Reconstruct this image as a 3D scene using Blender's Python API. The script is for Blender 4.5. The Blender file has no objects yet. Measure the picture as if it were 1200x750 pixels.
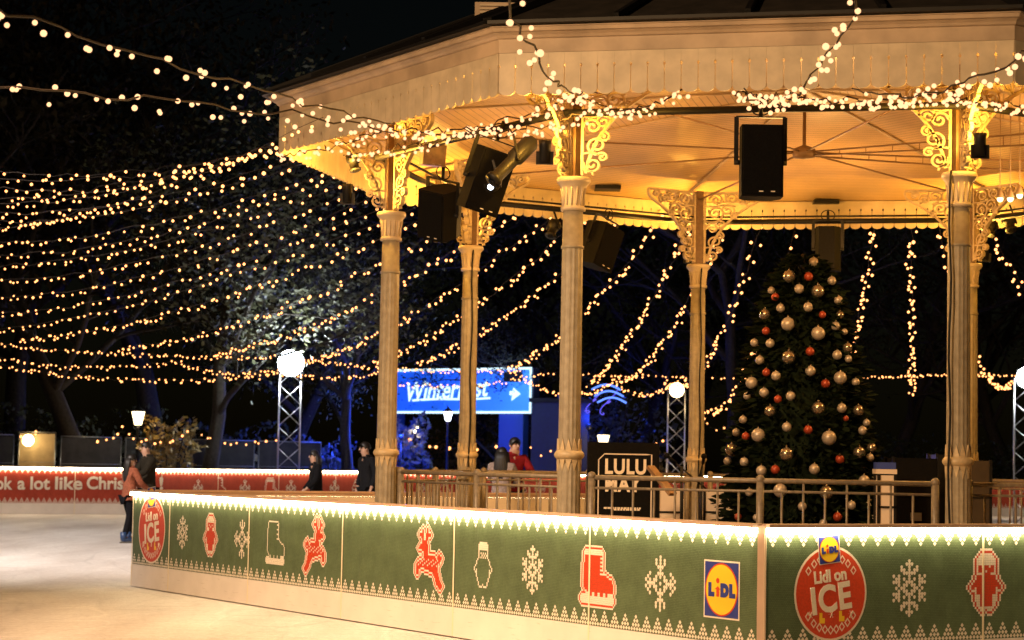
import bpy, bmesh, math, random
from math import sin, cos, pi, radians, atan2, sqrt
from mathutils import Vector, Matrix
random.seed(7)
SC = bpy.context.scene
COL = SC.collection
H = 1.566                       # eye height above the ice
F, PIT, ROLL = 2461.3, .0672, .0181
R = 4.6                         # radius of the column ring
CX, CY, ROT = 3.221, 23.217, -1.4045
L = 2.137                       # length of one barrier panel

# ------------------------------------------------------------------ helpers
def proj(p):
    x, y, z = p[0], p[1], p[2]-H
    c, s = cos(PIT), sin(PIT)
    f = y*c+z*s; u = -y*s+z*c
    X, Y = x*F/f, u*F/f
    cr, sr = cos(ROLL), sin(ROLL)
    return 600+X*cr+Y*sr, 375-(-X*sr+Y*cr)

def at(px, py, Y):
    "world point seen at photo pixel px,py standing at distance Y"
    a, b = px-600, 375-py
    cr, sr = cos(ROLL), sin(ROLL)
    X = a*cr-b*sr; U = a*sr+b*cr
    c, s = cos(PIT), sin(PIT)
    d = Vector((X, F*c-U*s, F*s+U*c))
    return Vector((0, 0, H))+d*(Y/d.y)

def on_z(px, Y, z=0):
    p = at(px, 540, Y); return Vector((p.x, p.y, z))

class MB:
    def __init__(s): s.v = []; s.f = []; s.m = []; s.sm = []
    def add(s, vs, fs, m=0, smooth=False):
        o = len(s.v); s.v += [tuple(v) for v in vs]
        for f in fs: s.f.append([i+o for i in f]); s.m.append(m); s.sm.append(smooth)
        return s
    def box(s, x0, x1, y0, y1, z0, z1, m=0, M=None):
        vs = [Vector((x, y, z)) for x in (x0, x1) for y in (y0, y1) for z in (z0, z1)]
        if M: vs = [M @ v for v in vs]
        return s.add(vs, [(0,1,3,2),(4,6,7,5),(0,4,5,1),(2,3,7,6),(0,2,6,4),(1,5,7,3)], m)
    def bar(s, a, b, w, h=None, m=0):
        a, b = Vector(a), Vector(b); h = h or w
        d = (b-a).normalized()
        up = Vector((0,0,1)) if abs(d.z) < .95 else Vector((1,0,0))
        x = d.cross(up).normalized(); y = x.cross(d)
        vs = [p+x*w/2*i+y*h/2*j for p in (a, b) for i, j in ((-1,-1),(1,-1),(1,1),(-1,1))]
        return s.add(vs, [(0,1,2,3)[::-1],(4,5,6,7),(0,1,5,4),(1,2,6,5),(2,3,7,6),(3,0,4,7)], m)
    def tube(s, pts, r, n=6, m=0, cap=True):
        pts = [Vector(p) for p in pts]
        rs = r if isinstance(r, (list, tuple)) else [r]*len(pts)
        ring = []; vs = []
        px = None
        for i, p in enumerate(pts):
            d = (pts[min(i+1, len(pts)-1)]-pts[max(i-1, 0)])
            d = d.normalized() if d.length > 1e-9 else Vector((0,0,1))
            if px is None:
                up = Vector((0,0,1)) if abs(d.z) < .9 else Vector((1,0,0))
                px = d.cross(up).normalized()
            else:
                px = (px-d*px.dot(d)); px = px.normalized() if px.length > 1e-6 else d.orthogonal().normalized()
            py = d.cross(px)
            for k in range(n):
                a = 2*pi*k/n
                vs.append(p+(px*cos(a)+py*sin(a))*rs[i])
        fs = []
        for i in range(len(pts)-1):
            for k in range(n):
                k2 = (k+1) % n
                fs.append((i*n+k, i*n+k2, (i+1)*n+k2, (i+1)*n+k))
        if cap:
            fs.append(tuple(range(n))[::-1]); fs.append(tuple((len(pts)-1)*n+k for k in range(n)))
        return s.add(vs, fs, m, True)
    def lathe(s, prof, n=24, m=0, c=(0,0,0), star=0):
        vs = []
        for r, z in prof:
            for k in range(n):
                a = 2*pi*k/n
                rr = r*(1-star*(k % 2))
                vs.append((c[0]+rr*cos(a), c[1]+rr*sin(a), c[2]+z))
        fs = []
        for i in range(len(prof)-1):
            for k in range(n):
                k2 = (k+1) % n
                fs.append((i*n+k, i*n+k2, (i+1)*n+k2, (i+1)*n+k))
        if prof[0][0] > 1e-4: fs.append(tuple(range(n))[::-1])
        if prof[-1][0] > 1e-4: fs.append(tuple((len(prof)-1)*n+k for k in range(n)))
        return s.add(vs, fs, m, star == 0)
    def ball(s, c, r, n=12, k=8, m=0, sz=1):
        prof = [(max(1e-5, r*sin(pi*i/k)), -r*sz*cos(pi*i/k)) for i in range(k+1)]
        return s.lathe(prof, n, m, c)
    def poly(s, pts, y0, y1, m=0):
        "extrude an outline in the xz plane between y0 (front) and y1"
        n = len(pts)
        ar = sum(pts[i][0]*pts[(i+1) % n][1]-pts[(i+1) % n][0]*pts[i][1] for i in range(n))
        if ar < 0: pts = pts[::-1]
        vs = [(x, y0, z) for x, z in pts]+[(x, y1, z) for x, z in pts]
        fs = [tuple(range(n)), tuple(range(2*n-1, n-1, -1))]
        fs += [((i+1) % n, i, n+i, n+(i+1) % n) for i in range(n)]
        return s.add(vs, fs, m)
    def xf(s, M):
        s.v = [tuple(M @ Vector(v)) for v in s.v]; return s
    def mesh(s, name, mats):
        me = bpy.data.meshes.new(name)
        me.from_pydata(s.v, [], s.f)
        for mt in (mats if isinstance(mats, (list, tuple)) else [mats]): me.materials.append(mt)
        me.polygons.foreach_set('material_index', s.m)
        me.polygons.foreach_set('use_smooth', s.sm)
        me.update()
        return me
    def build(s, name, mats, parent=None, loc=None, rotz=None):
        return link(name, s.mesh(name, mats), parent, loc, rotz)

def link(name, me, parent=None, loc=None, rotz=None):
    o = bpy.data.objects.new(name, me); COL.objects.link(o)
    if parent: o.parent = parent
    if loc is not None: o.location = loc
    if rotz is not None: o.rotation_euler.z = rotz
    return o
def tag(o, label=None, cat=None, group=None, kind=None):
    if label: o['label'] = label
    if cat: o['category'] = cat
    if group: o['group'] = group
    if kind: o['kind'] = kind
    return o
def thing(name, label, cat, loc=(0,0,0), rotz=0, group=None):
    o = bpy.data.objects.new(name, None); COL.objects.link(o)
    o.empty_display_size = .1
    o.location = loc; o.rotation_euler = (0, 0, rotz)
    return tag(o, label, cat, group)
KIDS = {}
def copy_tree(o, parent=None):
    c = o.copy(); COL.objects.link(c)
    if parent: c.parent = parent
    for ch in list(o.children): copy_tree(ch, c)
    return c
ORD = 'first second third fourth fifth sixth seventh eighth ninth tenth eleventh twelfth thirteenth fourteenth fifteenth sixteenth seventeenth eighteenth nineteenth twentieth'.split()

# ------------------------------------------------------------------ materials
def mat(name, col, rough=.6, metal=0, noise=None, bump=None, spec=None, col2=None, scale=8, coat=None, detail=5):
    m = bpy.data.materials.new(name); m.use_nodes = True
    nt = m.node_tree; b = nt.nodes['Principled BSDF']
    b.inputs['Base Color'].default_value = (*col, 1); b.inputs['Roughness'].default_value = rough
    b.inputs['Metallic'].default_value = metal
    if spec is not None: b.inputs['Specular IOR Level'].default_value = spec
    if coat: b.inputs['Coat Weight'].default_value = coat
    if noise or bump or col2:
        tc = nt.nodes.new('ShaderNodeTexCoord'); n = nt.nodes.new('ShaderNodeTexNoise')
        n.inputs['Scale'].default_value = scale; n.inputs['Detail'].default_value = detail
        nt.links.new(tc.outputs['Object'], n.inputs['Vector'])
        if noise or col2:
            k = noise or 0
            c2 = col2 or tuple(c*(1-k) for c in col)
            r = nt.nodes.new('ShaderNodeValToRGB')
            r.color_ramp.elements[0].position = .36; r.color_ramp.elements[1].position = .66
            r.color_ramp.elements[0].color = (*c2, 1); r.color_ramp.elements[1].color = (*col, 1)
            nt.links.new(n.outputs['Fac'], r.inputs['Fac']); nt.links.new(r.outputs['Color'], b.inputs['Base Color'])
        if bump:
            bp = nt.nodes.new('ShaderNodeBump'); bp.inputs['Strength'].default_value = bump; bp.inputs['Distance'].default_value = .02
            nt.links.new(n.outputs['Fac'], bp.inputs['Height']); nt.links.new(bp.outputs['Normal'], b.inputs['Normal'])
    return m
def emit(name, col, strength, sample=False):
    m = bpy.data.materials.new(name); m.use_nodes = True
    nt = m.node_tree; nt.nodes.remove(nt.nodes['Principled BSDF'])
    e = nt.nodes.new('ShaderNodeEmission'); e.inputs['Color'].default_value = (*col, 1); e.inputs['Strength'].default_value = strength
    nt.links.new(e.outputs[0], nt.nodes['Material Output'].inputs['Surface'])
    m.cycles.emission_sampling = 'FRONT' if sample else 'NONE'
    return m
def knit(name, c1, c2):
    "printed knitwear: small offset stitches"
    m = bpy.data.materials.new(name); m.use_nodes = True
    nt = m.node_tree; b = nt.nodes['Principled BSDF']; b.inputs['Roughness'].default_value = .55
    tc = nt.nodes.new('ShaderNodeTexCoord'); mp = nt.nodes.new('ShaderNodeMapping')
    mp.inputs['Rotation'].default_value = (radians(90), 0, 0)
    br = nt.nodes.new('ShaderNodeTexBrick')
    br.inputs['Color1'].default_value = (*c1, 1); br.inputs['Color2'].default_value = (*[c*.82 for c in c1], 1); br.inputs['Mortar'].default_value = (*c2, 1)
    br.inputs['Scale'].default_value = 1; br.inputs['Brick Width'].default_value = .017; br.inputs['Row Height'].default_value = .0125
    br.inputs['Mortar Size'].default_value = .0022; br.inputs['Mortar Smooth'].default_value = .6
    nz = nt.nodes.new('ShaderNodeTexNoise'); nz.inputs['Scale'].default_value = 5; nz.inputs['Detail'].default_value = 6
    mx = nt.nodes.new('ShaderNodeMixRGB'); mx.blend_type = 'OVERLAY'; mx.inputs['Fac'].default_value = .35
    nt.links.new(tc.outputs['Object'], mp.inputs['Vector']); nt.links.new(mp.outputs[0], br.inputs['Vector'])
    nt.links.new(tc.outputs['Object'], nz.inputs['Vector'])
    nt.links.new(br.outputs['Color'], mx.inputs['Color1']); nt.links.new(nz.outputs['Fac'], mx.inputs['Color2'])
    b.inputs['Specular IOR Level'].default_value = .15
    n3 = nt.nodes.new('ShaderNodeTexNoise'); n3.inputs['Scale'].default_value = 2.6; n3.inputs['Detail'].default_value = 3; n3.inputs['Distortion'].default_value = .6
    m3 = nt.nodes.new('ShaderNodeMapping'); m3.inputs['Scale'].default_value = (1.6, 1, .55)
    bp = nt.nodes.new('ShaderNodeBump'); bp.inputs['Strength'].default_value = .35; bp.inputs['Distance'].default_value = .05
    nt.links.new(tc.outputs['Object'], m3.inputs[0]); nt.links.new(m3.outputs[0], n3.inputs['Vector']); nt.links.new(n3.outputs['Fac'], bp.inputs['Height']); nt.links.new(bp.outputs['Normal'], b.inputs['Normal'])
    hs = nt.nodes.new('ShaderNodeHueSaturation'); hs.inputs['Saturation'].default_value = .92
    nt.links.new(mx.outputs['Color'], hs.inputs['Color'])
    nt.links.new(hs.outputs['Color'], b.inputs['Base Color'])
    return m
def planks(name, col, dark, width, rough=.4, axis=2):
    m = bpy.data.materials.new(name); m.use_nodes = True
    nt = m.node_tree; b = nt.nodes['Principled BSDF']; b.inputs['Roughness'].default_value = rough
    uv = nt.nodes.new('ShaderNodeUVMap'); sp = nt.nodes.new('ShaderNodeSeparateXYZ')
    nt.links.new(uv.outputs[0], sp.inputs[0])
    a = nt.nodes.new('ShaderNodeMath'); a.operation = 'DIVIDE'; a.inputs[1].default_value = width
    fr = nt.nodes.new('ShaderNodeMath'); fr.operation = 'FRACT'
    lt = nt.nodes.new('ShaderNodeMath'); lt.operation = 'LESS_THAN'; lt.inputs[1].default_value = .13
    nt.links.new(sp.outputs['Y'], a.inputs[0]); nt.links.new(a.outputs[0], fr.inputs[0]); nt.links.new(fr.outputs[0], lt.inputs[0])
    nz = nt.nodes.new('ShaderNodeTexNoise'); nz.inputs['Scale'].default_value = 1.6; nz.inputs['Detail'].default_value = 7
    tc = nt.nodes.new('ShaderNodeTexCoord'); nt.links.new(tc.outputs['Object'], nz.inputs['Vector'])
    rp = nt.nodes.new('ShaderNodeValToRGB'); rp.color_ramp.elements[0].position = .35; rp.color_ramp.elements[1].position = .7
    rp.color_ramp.elements[0].color = (*[c*.72 for c in col], 1); rp.color_ramp.elements[1].color = (*col, 1)
    nt.links.new(nz.outputs['Fac'], rp.inputs['Fac'])
    mx = nt.nodes.new('ShaderNodeMixRGB'); mx.inputs['Color2'].default_value = (*dark, 1)
    nt.links.new(lt.outputs[0], mx.inputs['Fac']); nt.links.new(rp.outputs['Color'], mx.inputs['Color1'])
    nt.links.new(mx.outputs['Color'], b.inputs['Base Color'])
    bp = nt.nodes.new('ShaderNodeBump'); bp.inputs['Strength'].default_value = .4; bp.inputs['Distance'].default_value = .006; bp.invert = True
    nt.links.new(lt.outputs[0], bp.inputs['Height']); nt.links.new(bp.outputs['Normal'], b.inputs['Normal'])
    return m

def scuffed(name, col):
    "painted board with puck knocks and grey skate scrapes"
    m = mat(name, col, .42, noise=.10, scale=3)
    nt = m.node_tree; b = nt.nodes['Principled BSDF']; lk = b.inputs['Base Color'].links[0].from_socket
    tc = nt.nodes.new('ShaderNodeTexCoord'); mp = nt.nodes.new('ShaderNodeMapping'); mp.inputs['Scale'].default_value = (2.2, 1, 26); mp.inputs['Rotation'].default_value = (0, .12, 0)
    n = nt.nodes.new('ShaderNodeTexNoise'); n.inputs['Scale'].default_value = 2.2; n.inputs['Detail'].default_value = 7; n.inputs['Roughness'].default_value = .65
    r = nt.nodes.new('ShaderNodeValToRGB'); r.color_ramp.elements[0].position = .60; r.color_ramp.elements[1].position = .74
    r.color_ramp.elements[0].color = (0,0,0,1); r.color_ramp.elements[1].color = (.55,.55,.55,1)
    x = nt.nodes.new('ShaderNodeMixRGB'); x.inputs['Color2'].default_value = (.30, .24, .19, 1)
    nt.links.new(tc.outputs['Object'], mp.inputs[0]); nt.links.new(mp.outputs[0], n.inputs['Vector']); nt.links.new(n.outputs['Fac'], r.inputs['Fac'])
    nt.links.new(r.outputs['Color'], x.inputs['Fac']); nt.links.new(lk, x.inputs['Color1']); nt.links.new(x.outputs['Color'], b.inputs['Base Color'])
    return m
M = {}
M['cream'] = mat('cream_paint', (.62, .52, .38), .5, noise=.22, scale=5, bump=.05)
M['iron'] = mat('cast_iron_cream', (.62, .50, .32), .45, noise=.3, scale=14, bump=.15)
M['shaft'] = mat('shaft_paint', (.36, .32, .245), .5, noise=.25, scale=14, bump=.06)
M['cornice'] = mat('cornice_paint', (.56, .43, .31), .55, noise=.38, scale=2.2, bump=.05)
M['wood'] = mat('brown_post', (.16, .09, .035), .5, noise=.3, scale=20)
M['ceil'] = planks('ceiling_planks', (.66, .44, .20), (.24, .14, .05), .085, .33)
M['rod'] = mat('tie_rod_paint', (.26, .16, .08), .5, noise=.2)
M['black'] = mat('black_metal', (.008, .008, .009), .5, spec=.25, noise=.3, scale=20)
M['cab'] = mat('speaker_black', (.005, .005, .0055), .8, noise=.5, scale=40, spec=.12)
M['grille'] = mat('speaker_grille', (.006, .006, .0065), .9, noise=.6, scale=120, spec=.08)
M['slate'] = mat('roof_slate', (.022, .018, .016), .7, noise=.6, scale=6, bump=.3)
M['floor'] = mat('platform_boards', (.16, .11, .07), .6, noise=.4, scale=10)
M['rail'] = mat('railing_paint', (.23, .195, .15), .4, noise=.3, scale=30)
M['green'] = knit('green_knit_print', (.105, .155, .078), (.055, .085, .042))
M['red'] = knit('red_knit_print', (.44, .034, .004), (.26, .02, .004))
M['cprint'] = mat('cream_print', (.82, .74, .64), .5, noise=.12, scale=90)
M['rprint'] = mat('red_print', (.60, .050, .010), .5, noise=.2, scale=60)
M['yprint'] = mat('yellow_print', (.85, .55, .02), .45)
M['bprint'] = mat('blue_print', (.02, .035, .25), .45)
M['kick'] = scuffed('cream_kick_board', (.80, .74, .70))
M['cap'] = mat('barrier_cap', (.62, .45, .36), .4, noise=.15, scale=6)
M['seam'] = mat('seam_glow_strip', (.80, .70, .52), .4)  # pale strip colour stands in for light coming through the panel gaps
M['ledstrip'] = emit('led_strip', (1, .76, .42), 42, True)
M['ledfar'] = emit('led_strip_far', (1, .78, .48), 45, True)
M['bulb'] = emit('warm_bulb', (1, .52, .25), 1.95)
M['bulbfar'] = emit('warm_bulb_far', (1, .36, .11), 4.6)
M['cable'] = mat('string_cable', (.03, .017, .01), .7)
M['flood'] = emit('flood_lens', (.85, .95, 1), 90)
M['warmlens'] = emit('warm_lens', (1, .72, .34), 20)
M['lantern'] = emit('lantern_glass', (1, .78, .45), 5)
M['alu'] = mat('truss_aluminium', (.62, .58, .58), .35, .7, noise=.2, scale=20)
M['needle'] = mat('spruce_needles', (.005, .010, .005), .8, col2=(.010, .018, .008), scale=5, spec=.08)
M['trunk'] = mat('bark', (.032, .023, .016), .9, noise=.5, scale=12, bump=.4)
M['leafdark'] = mat('autumn_leaf', (.035, .027, .012), .8, col2=(.014, .012, .006), scale=1.5, spec=.08)
M['leafgreen'] = mat('plane_leaf', (.085, .09, .035), .6, col2=(.04, .045, .018), scale=1.5)
M['gold'] = mat('matt_champagne', (.46, .42, .38), .38, .35, noise=.25, scale=30)
M['disco'] = mat('mirror_glitter', (.62, .55, .46), .22, .8, col2=(.12, .10, .08), scale=55, detail=1)
M['orange'] = mat('orange_bauble', (.36, .055, .025), .35, .2, noise=.3, scale=40)
M['skin'] = mat('skin', (.48, .27, .18), .5)
M['hair'] = mat('dark_hair', (.012, .008, .006), .5, noise=.4, scale=60)
M['blue'] = mat('sign_blue', (.01, .05, .35), .4)
M['signglow'] = mat('lit_sign_face', (.10, .36, .75), .35)
_b = M['signglow'].node_tree.nodes['Principled BSDF']; _b.inputs['Emission Color'].default_value = (.008, .10, .80, 1); _b.inputs['Emission Strength'].default_value = .75
M['signwhite'] = emit('lit_sign_white', (.62, .86, 1), 1.6)
M['bluelens'] = emit('blue_lens', (.03, .10, 1), 12)
M['coldlens'] = emit('cold_lens', (.75, .85, 1), 8)
M['net'] = mat('fence_netting', (.035, .033, .030), .9, noise=.5, scale=3)
M['galv'] = mat('galvanised_tube', (.25, .25, .24), .4, .7)
M['canvas'] = mat('tan_canvas', (.32, .24, .13), .8, noise=.3, scale=3)
M['whitebox'] = mat('white_laminate', (.7, .62, .55), .4)
M['tan'] = mat('tan_wood', (.38, .24, .13), .5, noise=.3, scale=20)
M['dblue'] = mat('dark_blue_wall', (.008, .012, .035), .6, noise=.3)
M['hedge'] = mat('hedge_leaf', (.035, .045, .016), .6, col2=(.015, .02, .008), scale=2)
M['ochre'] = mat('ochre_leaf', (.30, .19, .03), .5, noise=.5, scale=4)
M['teal'] = mat('blue_lit_leaf', (.06, .08, .12), .5, noise=.4, scale=3)  # blue of the coloured floodlights is put into the leaf colour

def ice_mat():
    m = bpy.data.materials.new('rink_ice'); m.use_nodes = True
    nt = m.node_tree; b = nt.nodes['Principled BSDF']
    tc = nt.nodes.new('ShaderNodeTexCoord')
    n1 = nt.nodes.new('ShaderNodeTexNoise'); n1.inputs['Scale'].default_value = .9; n1.inputs['Detail'].default_value = 8
    n2 = nt.nodes.new('ShaderNodeTexNoise'); n2.inputs['Scale'].default_value = 34; n2.inputs['Detail'].default_value = 5
    mp = nt.nodes.new('ShaderNodeMapping'); mp.inputs['Scale'].default_value = (1, .22, 1); mp.inputs['Rotation'].default_value = (0, 0, .5)
    nt.links.new(tc.outputs['Object'], mp.inputs[0]); nt.links.new(mp.outputs[0], n1.inputs['Vector']); nt.links.new(tc.outputs['Object'], n2.inputs['Vector'])
    w = nt.nodes.new('ShaderNodeTexNoise'); w.inputs['Scale'].default_value = 3; w.inputs['Detail'].default_value = 10; w.inputs['Roughness'].default_value = .75
    mp2 = nt.nodes.new('ShaderNodeMapping'); mp2.inputs['Scale'].default_value = (.25, 2.6, 1); mp2.inputs['Rotation'].default_value = (0, 0, .16)
    nt.links.new(tc.outputs['Object'], mp2.inputs[0]); nt.links.new(mp2.outputs[0], w.inputs['Vector'])
    r = nt.nodes.new('ShaderNodeValToRGB'); r.color_ramp.elements[0].position = .3; r.color_ramp.elements[1].position = .68
    r.color_ramp.elements[0].color = (.56, .51, .48, 1); r.color_ramp.elements[1].color = (.86, .84, .82, 1)
    ad = nt.nodes.new('ShaderNodeMath'); ad.operation = 'ADD'; ad.use_clamp = True
    a2 = nt.nodes.new('ShaderNodeMath'); a2.operation = 'MULTIPLY'; a2.inputs[1].default_value = .5
    nt.links.new(n1.outputs['Fac'], ad.inputs[0])
    a3 = nt.nodes.new('ShaderNodeMath'); a3.operation = 'SUBTRACT'; a3.inputs[1].default_value = .5
    nt.links.new(w.outputs['Fac'], a3.inputs[0]); nt.links.new(a3.outputs[0], a2.inputs[0]); nt.links.new(a2.outputs[0], ad.inputs[1])
    nt.links.new(ad.outputs[0], r.inputs['Fac'])
    base = r.outputs['Color']
    for k, (sc, rot, ds, wd, dark) in enumerate(((.30, .3, 9, .012, .90), (.42, 1.5, 7, .010, .92), (.24, 2.4, 11, .012, .90), (.5, .9, 6, .012, 1.10))):
        wv = nt.nodes.new('ShaderNodeTexNoise'); wv.inputs['Scale'].default_value = sc*1.6; wv.inputs['Detail'].default_value = 1; wv.inputs['Distortion'].default_value = .6
        m2 = nt.nodes.new('ShaderNodeMapping'); m2.inputs['Rotation'].default_value = (0, 0, rot); m2.inputs['Location'].default_value = (k*3.1, k*1.7, k*5.3); m2.inputs['Scale'].default_value = (1, .45, 1)
        nt.links.new(tc.outputs['Object'], m2.inputs[0]); nt.links.new(m2.outputs[0], wv.inputs['Vector'])
        rr2 = nt.nodes.new('ShaderNodeValToRGB'); e = rr2.color_ramp.elements
        e[0].position = .5-wd; e[0].color = (1,1,1,1); e[1].position = .5+wd; e[1].color = (1,1,1,1)
        q = e.new(.5); q.color = (dark, dark, dark, 1)
        x = nt.nodes.new('ShaderNodeMixRGB'); x.blend_type = 'MULTIPLY'; x.inputs['Fac'].default_value = 1
        nt.links.new(wv.outputs['Fac'], rr2.inputs['Fac']); nt.links.new(base, x.inputs['Color1']); nt.links.new(rr2.outputs['Color'], x.inputs['Color2'])
        base = x.outputs['Color']
    sp = nt.nodes.new('ShaderNodeTexNoise'); sp.inputs['Scale'].default_value = 16; sp.inputs['Detail'].default_value = 9; sp.inputs['Roughness'].default_value = .8
    nt.links.new(tc.outputs['Object'], sp.inputs['Vector'])
    rs = nt.nodes.new('ShaderNodeValToRGB'); rs.color_ramp.elements[0].position = .38; rs.color_ramp.elements[0].color = (.80,.78,.76,1); rs.color_ramp.elements[1].position = .62; rs.color_ramp.elements[1].color = (1.04,1.04,1.04,1)
    x = nt.nodes.new('ShaderNodeMixRGB'); x.blend_type = 'MULTIPLY'; x.inputs['Fac'].default_value = 1
    nt.links.new(sp.outputs['Fac'], rs.inputs['Fac']); nt.links.new(base, x.inputs['Color1']); nt.links.new(rs.outputs['Color'], x.inputs['Color2']); base = x.outputs['Color']
    nt.links.new(base, b.inputs['Base Color'])
    rr = nt.nodes.new('ShaderNodeMapRange'); rr.inputs['To Min'].default_value = .35; rr.inputs['To Max'].default_value = .6
    nt.links.new(w.outputs['Fac'], rr.inputs['Value']); nt.links.new(rr.outputs[0], b.inputs['Roughness'])
    bp = nt.nodes.new('ShaderNodeBump'); bp.inputs['Strength'].default_value = .6; bp.inputs['Distance'].default_value = .03
    nt.links.new(n2.outputs['Fac'], bp.inputs['Height']); nt.links.new(bp.outputs['Normal'], b.inputs['Normal'])
    b.inputs['Specular IOR Level'].default_value = .25
    return m
M['drab'] = mat('drab_brown_case', (.05, .035, .02), .6, noise=.3)
M['ice'] = ice_mat()
M['lawn'] = mat('trampled_lawn', (.030, .034, .015), .95, col2=(.02, .016, .01), scale=2, bump=.4)

# ------------------------------------------------------------------ camera and world
cam = bpy.data.cameras.new('camera'); co = bpy.data.objects.new('camera', cam); COL.objects.link(co)
c_, s_ = cos(PIT), sin(PIT); cr, sr = cos(ROLL), sin(ROLL)
r0 = Vector((1,0,0)); u0 = Vector((0,-s_,c_)); fw = Vector((0,c_,s_))
rt = r0*cr+u0*sr; up = -r0*sr+u0*cr
mw = Matrix((( rt.x, up.x, -fw.x, 0), (rt.y, up.y, -fw.y, 0), (rt.z, up.z, -fw.z, H), (0,0,0,1)))
co.matrix_world = mw
cam.sensor_width = 36; cam.lens = F/1200*36; cam.clip_end = 500; cam.clip_start = .1
cam.dof.use_dof = True; cam.dof.focus_distance = 18.5; cam.dof.aperture_fstop = 4.0
SC.camera = co
w = bpy.data.worlds.new('World'); SC.world = w; w.use_nodes = True
nt = w.node_tree; bg = nt.nodes['Background']; sky = nt.nodes.new('ShaderNodeTexSky'); sky.sky_type = 'NISHITA'
sky.sun_disc = False; sky.sun_elevation = radians(6); sky.sun_rotation = radians(200)
nt.links.new(sky.outputs[0], bg.inputs[0]); bg.inputs[1].default_value = .0007
SC.view_settings.view_transform = 'Standard'; SC.view_settings.look = 'None'; SC.view_settings.exposure = 0; SC.view_settings.gamma = 1
SC.cycles.use_denoising = True
SC.cycles.sample_clamp_indirect = 2.5; SC.cycles.sample_clamp_direct = 40
SC.cycles.max_bounces = 6; SC.cycles.diffuse_bounces = 3; SC.cycles.glossy_bounces = 3
SC.cycles.caustics_reflective = False; SC.cycles.caustics_refractive = False
SC.render.film_transparent = False

def lamp(name, kind, loc, power, col, target=None, size=.1, spot=60, blend=.5):
    l = bpy.data.lights.new(name, kind); l.energy = power; l.color = col
    if kind == 'SUN': l.angle = radians(.5)
    else: l.shadow_soft_size = size
    if kind == 'SPOT': l.spot_size = radians(spot); l.spot_blend = blend
    o = bpy.data.objects.new(name, l); COL.objects.link(o); o.location = loc
    if target is not None:
        o.rotation_euler = (Vector(target)-Vector(loc)).to_track_quat('-Z', 'Y').to_euler()
    return o

# ------------------------------------------------------------------ ground
g = MB(); g.add([(-400,-60,-.02),(400,-60,-.02),(400,420,-.02),(-400,420,-.02)], [(0,1,2,3)])
tag(g.build('ground', M['lawn']), kind='structure')
g = MB(); g.add([(-40,-12,0),(42,-12,0),(42,100,0),(-40,100,0)], [(0,1,2,3)])
tag(g.build('ice', M['ice']), kind='structure')

# ------------------------------------------------------------------ bandstand
U8 = [ROT-pi/4*i for i in range(8)]
def ring(r, z, i):
    a = ROT-pi/4*i
    return Vector((r*cos(a), r*sin(a), z))
BC = Vector((CX, CY, 0))
bs = thing('bandstand', 'cream octagonal cast-iron bandstand with scalloped eaves and glowing amber ceiling', 'bandstand', BC)
FZ = .6
# platform
m = MB()
n8 = 8
for (r, z0, z1) in ((5.3, 0, .22), (5.15, .22, FZ)):
    vs = [ring(r, z0, i) for i in range(8)]+[ring(r, z1, i) for i in range(8)]
    m.add(vs, [tuple(range(8))[::1], tuple(range(15, 7, -1))]+[(i, 8+i, 8+(i+1) % 8, (i+1) % 8) for i in range(8)])
m.build('platform', M['floor'], bs)
# cornice, fascia
def ring_loft(prof, mb=None, mi=0):
    mb = mb or MB()
    vs = [ring(r, z, i) for r, z in prof for i in range(8)]
    fs = []
    for k in range(len(prof)-1):
        for i in range(8):
            j = (i+1) % 8
            fs.append((k*8+i, (k+1)*8+i, (k+1)*8+j, k*8+j))
    mb.add(vs, fs, mi); return mb
ring_loft([(5.80,5.18),(5.825,5.183),(5.828,5.305),(5.85,5.312),(5.865,5.335),(5.895,5.355),(5.925,5.36),(5.935,5.39),(5.95,5.395),(5.95,5.407),(5.80,5.407)]).build('cornice', M['cornice'], bs)
# valance boards on each side: scalloped pendant boards with slits
for i in range(8):
    a, b = ring(5.815, 0, i+1), ring(5.815, 0, i)
    d = (b-a); ln = d.length; d.normalize()
    n = round(ln/.15); wd = ln/n
    mb = MB()
    for k in range(n):
        x0 = k*wd; x1 = x0+wd; zt, zb = 5.180, 4.80
        pts = [(x0+.0005, zt), (x0+.0005, zt-.10), (x0+.010, zt-.112), (x0+.010, zt-.130), (x0+.003, zt-.138), (x0+.003, zb+.045)]
        for q in range(7):
            t = pi*q/6
            pts.append(((x0+x1)/2-(wd/2-.003)*cos(t), zb+.045-.045*sin(t)))
        pts += [(x1-.003, zb+.045), (x1-.003, zt-.138), (x1-.010, zt-.130), (x1-.010, zt-.112), (x1-.0005, zt-.10), (x1-.0005, zt)]
        mb.poly(pts, -.012, .012)
    o = mb.build('valance', M['cream'], bs, a, atan2(d.y, d.x))
# ceiling: shallow planked octagonal cone, uv carries the plank coordinate
me = bpy.data.meshes.new('ceiling')
vs = []; fs = []; uvs = []
for i in range(8):
    o0 = len(vs)
    vs += [ring(5.82, 5.19, i), ring(5.82, 5.19, i+1), Vector((0,0,5.78))]
    mid = (vs[o0]+vs[o0+1])/2; w2 = (vs[o0]-vs[o0+1]).length/2; hgt = (mid-vs[o0+2]).length
    fs.append((o0, o0+1, o0+2)); uvs += [(w2, 0), (-w2, 0), (0, hgt)]
me.from_pydata([tuple(v) for v in vs], [], fs)
uvl = me.uv_layers.new(name='UVMap')
for k, l in enumerate(me.loops): uvl.data[k].uv = uvs[l.vertex_index]
me.materials.append(M['ceil']); link('ceiling', me, bs)
# ceiling hip battens
mb = MB()
for i in range(8): mb.bar(ring(5.6, 5.20, i), Vector((0,0,5.765)), .035, .02)
mb.build('ceiling_batten', M['cornice'], bs)
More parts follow.
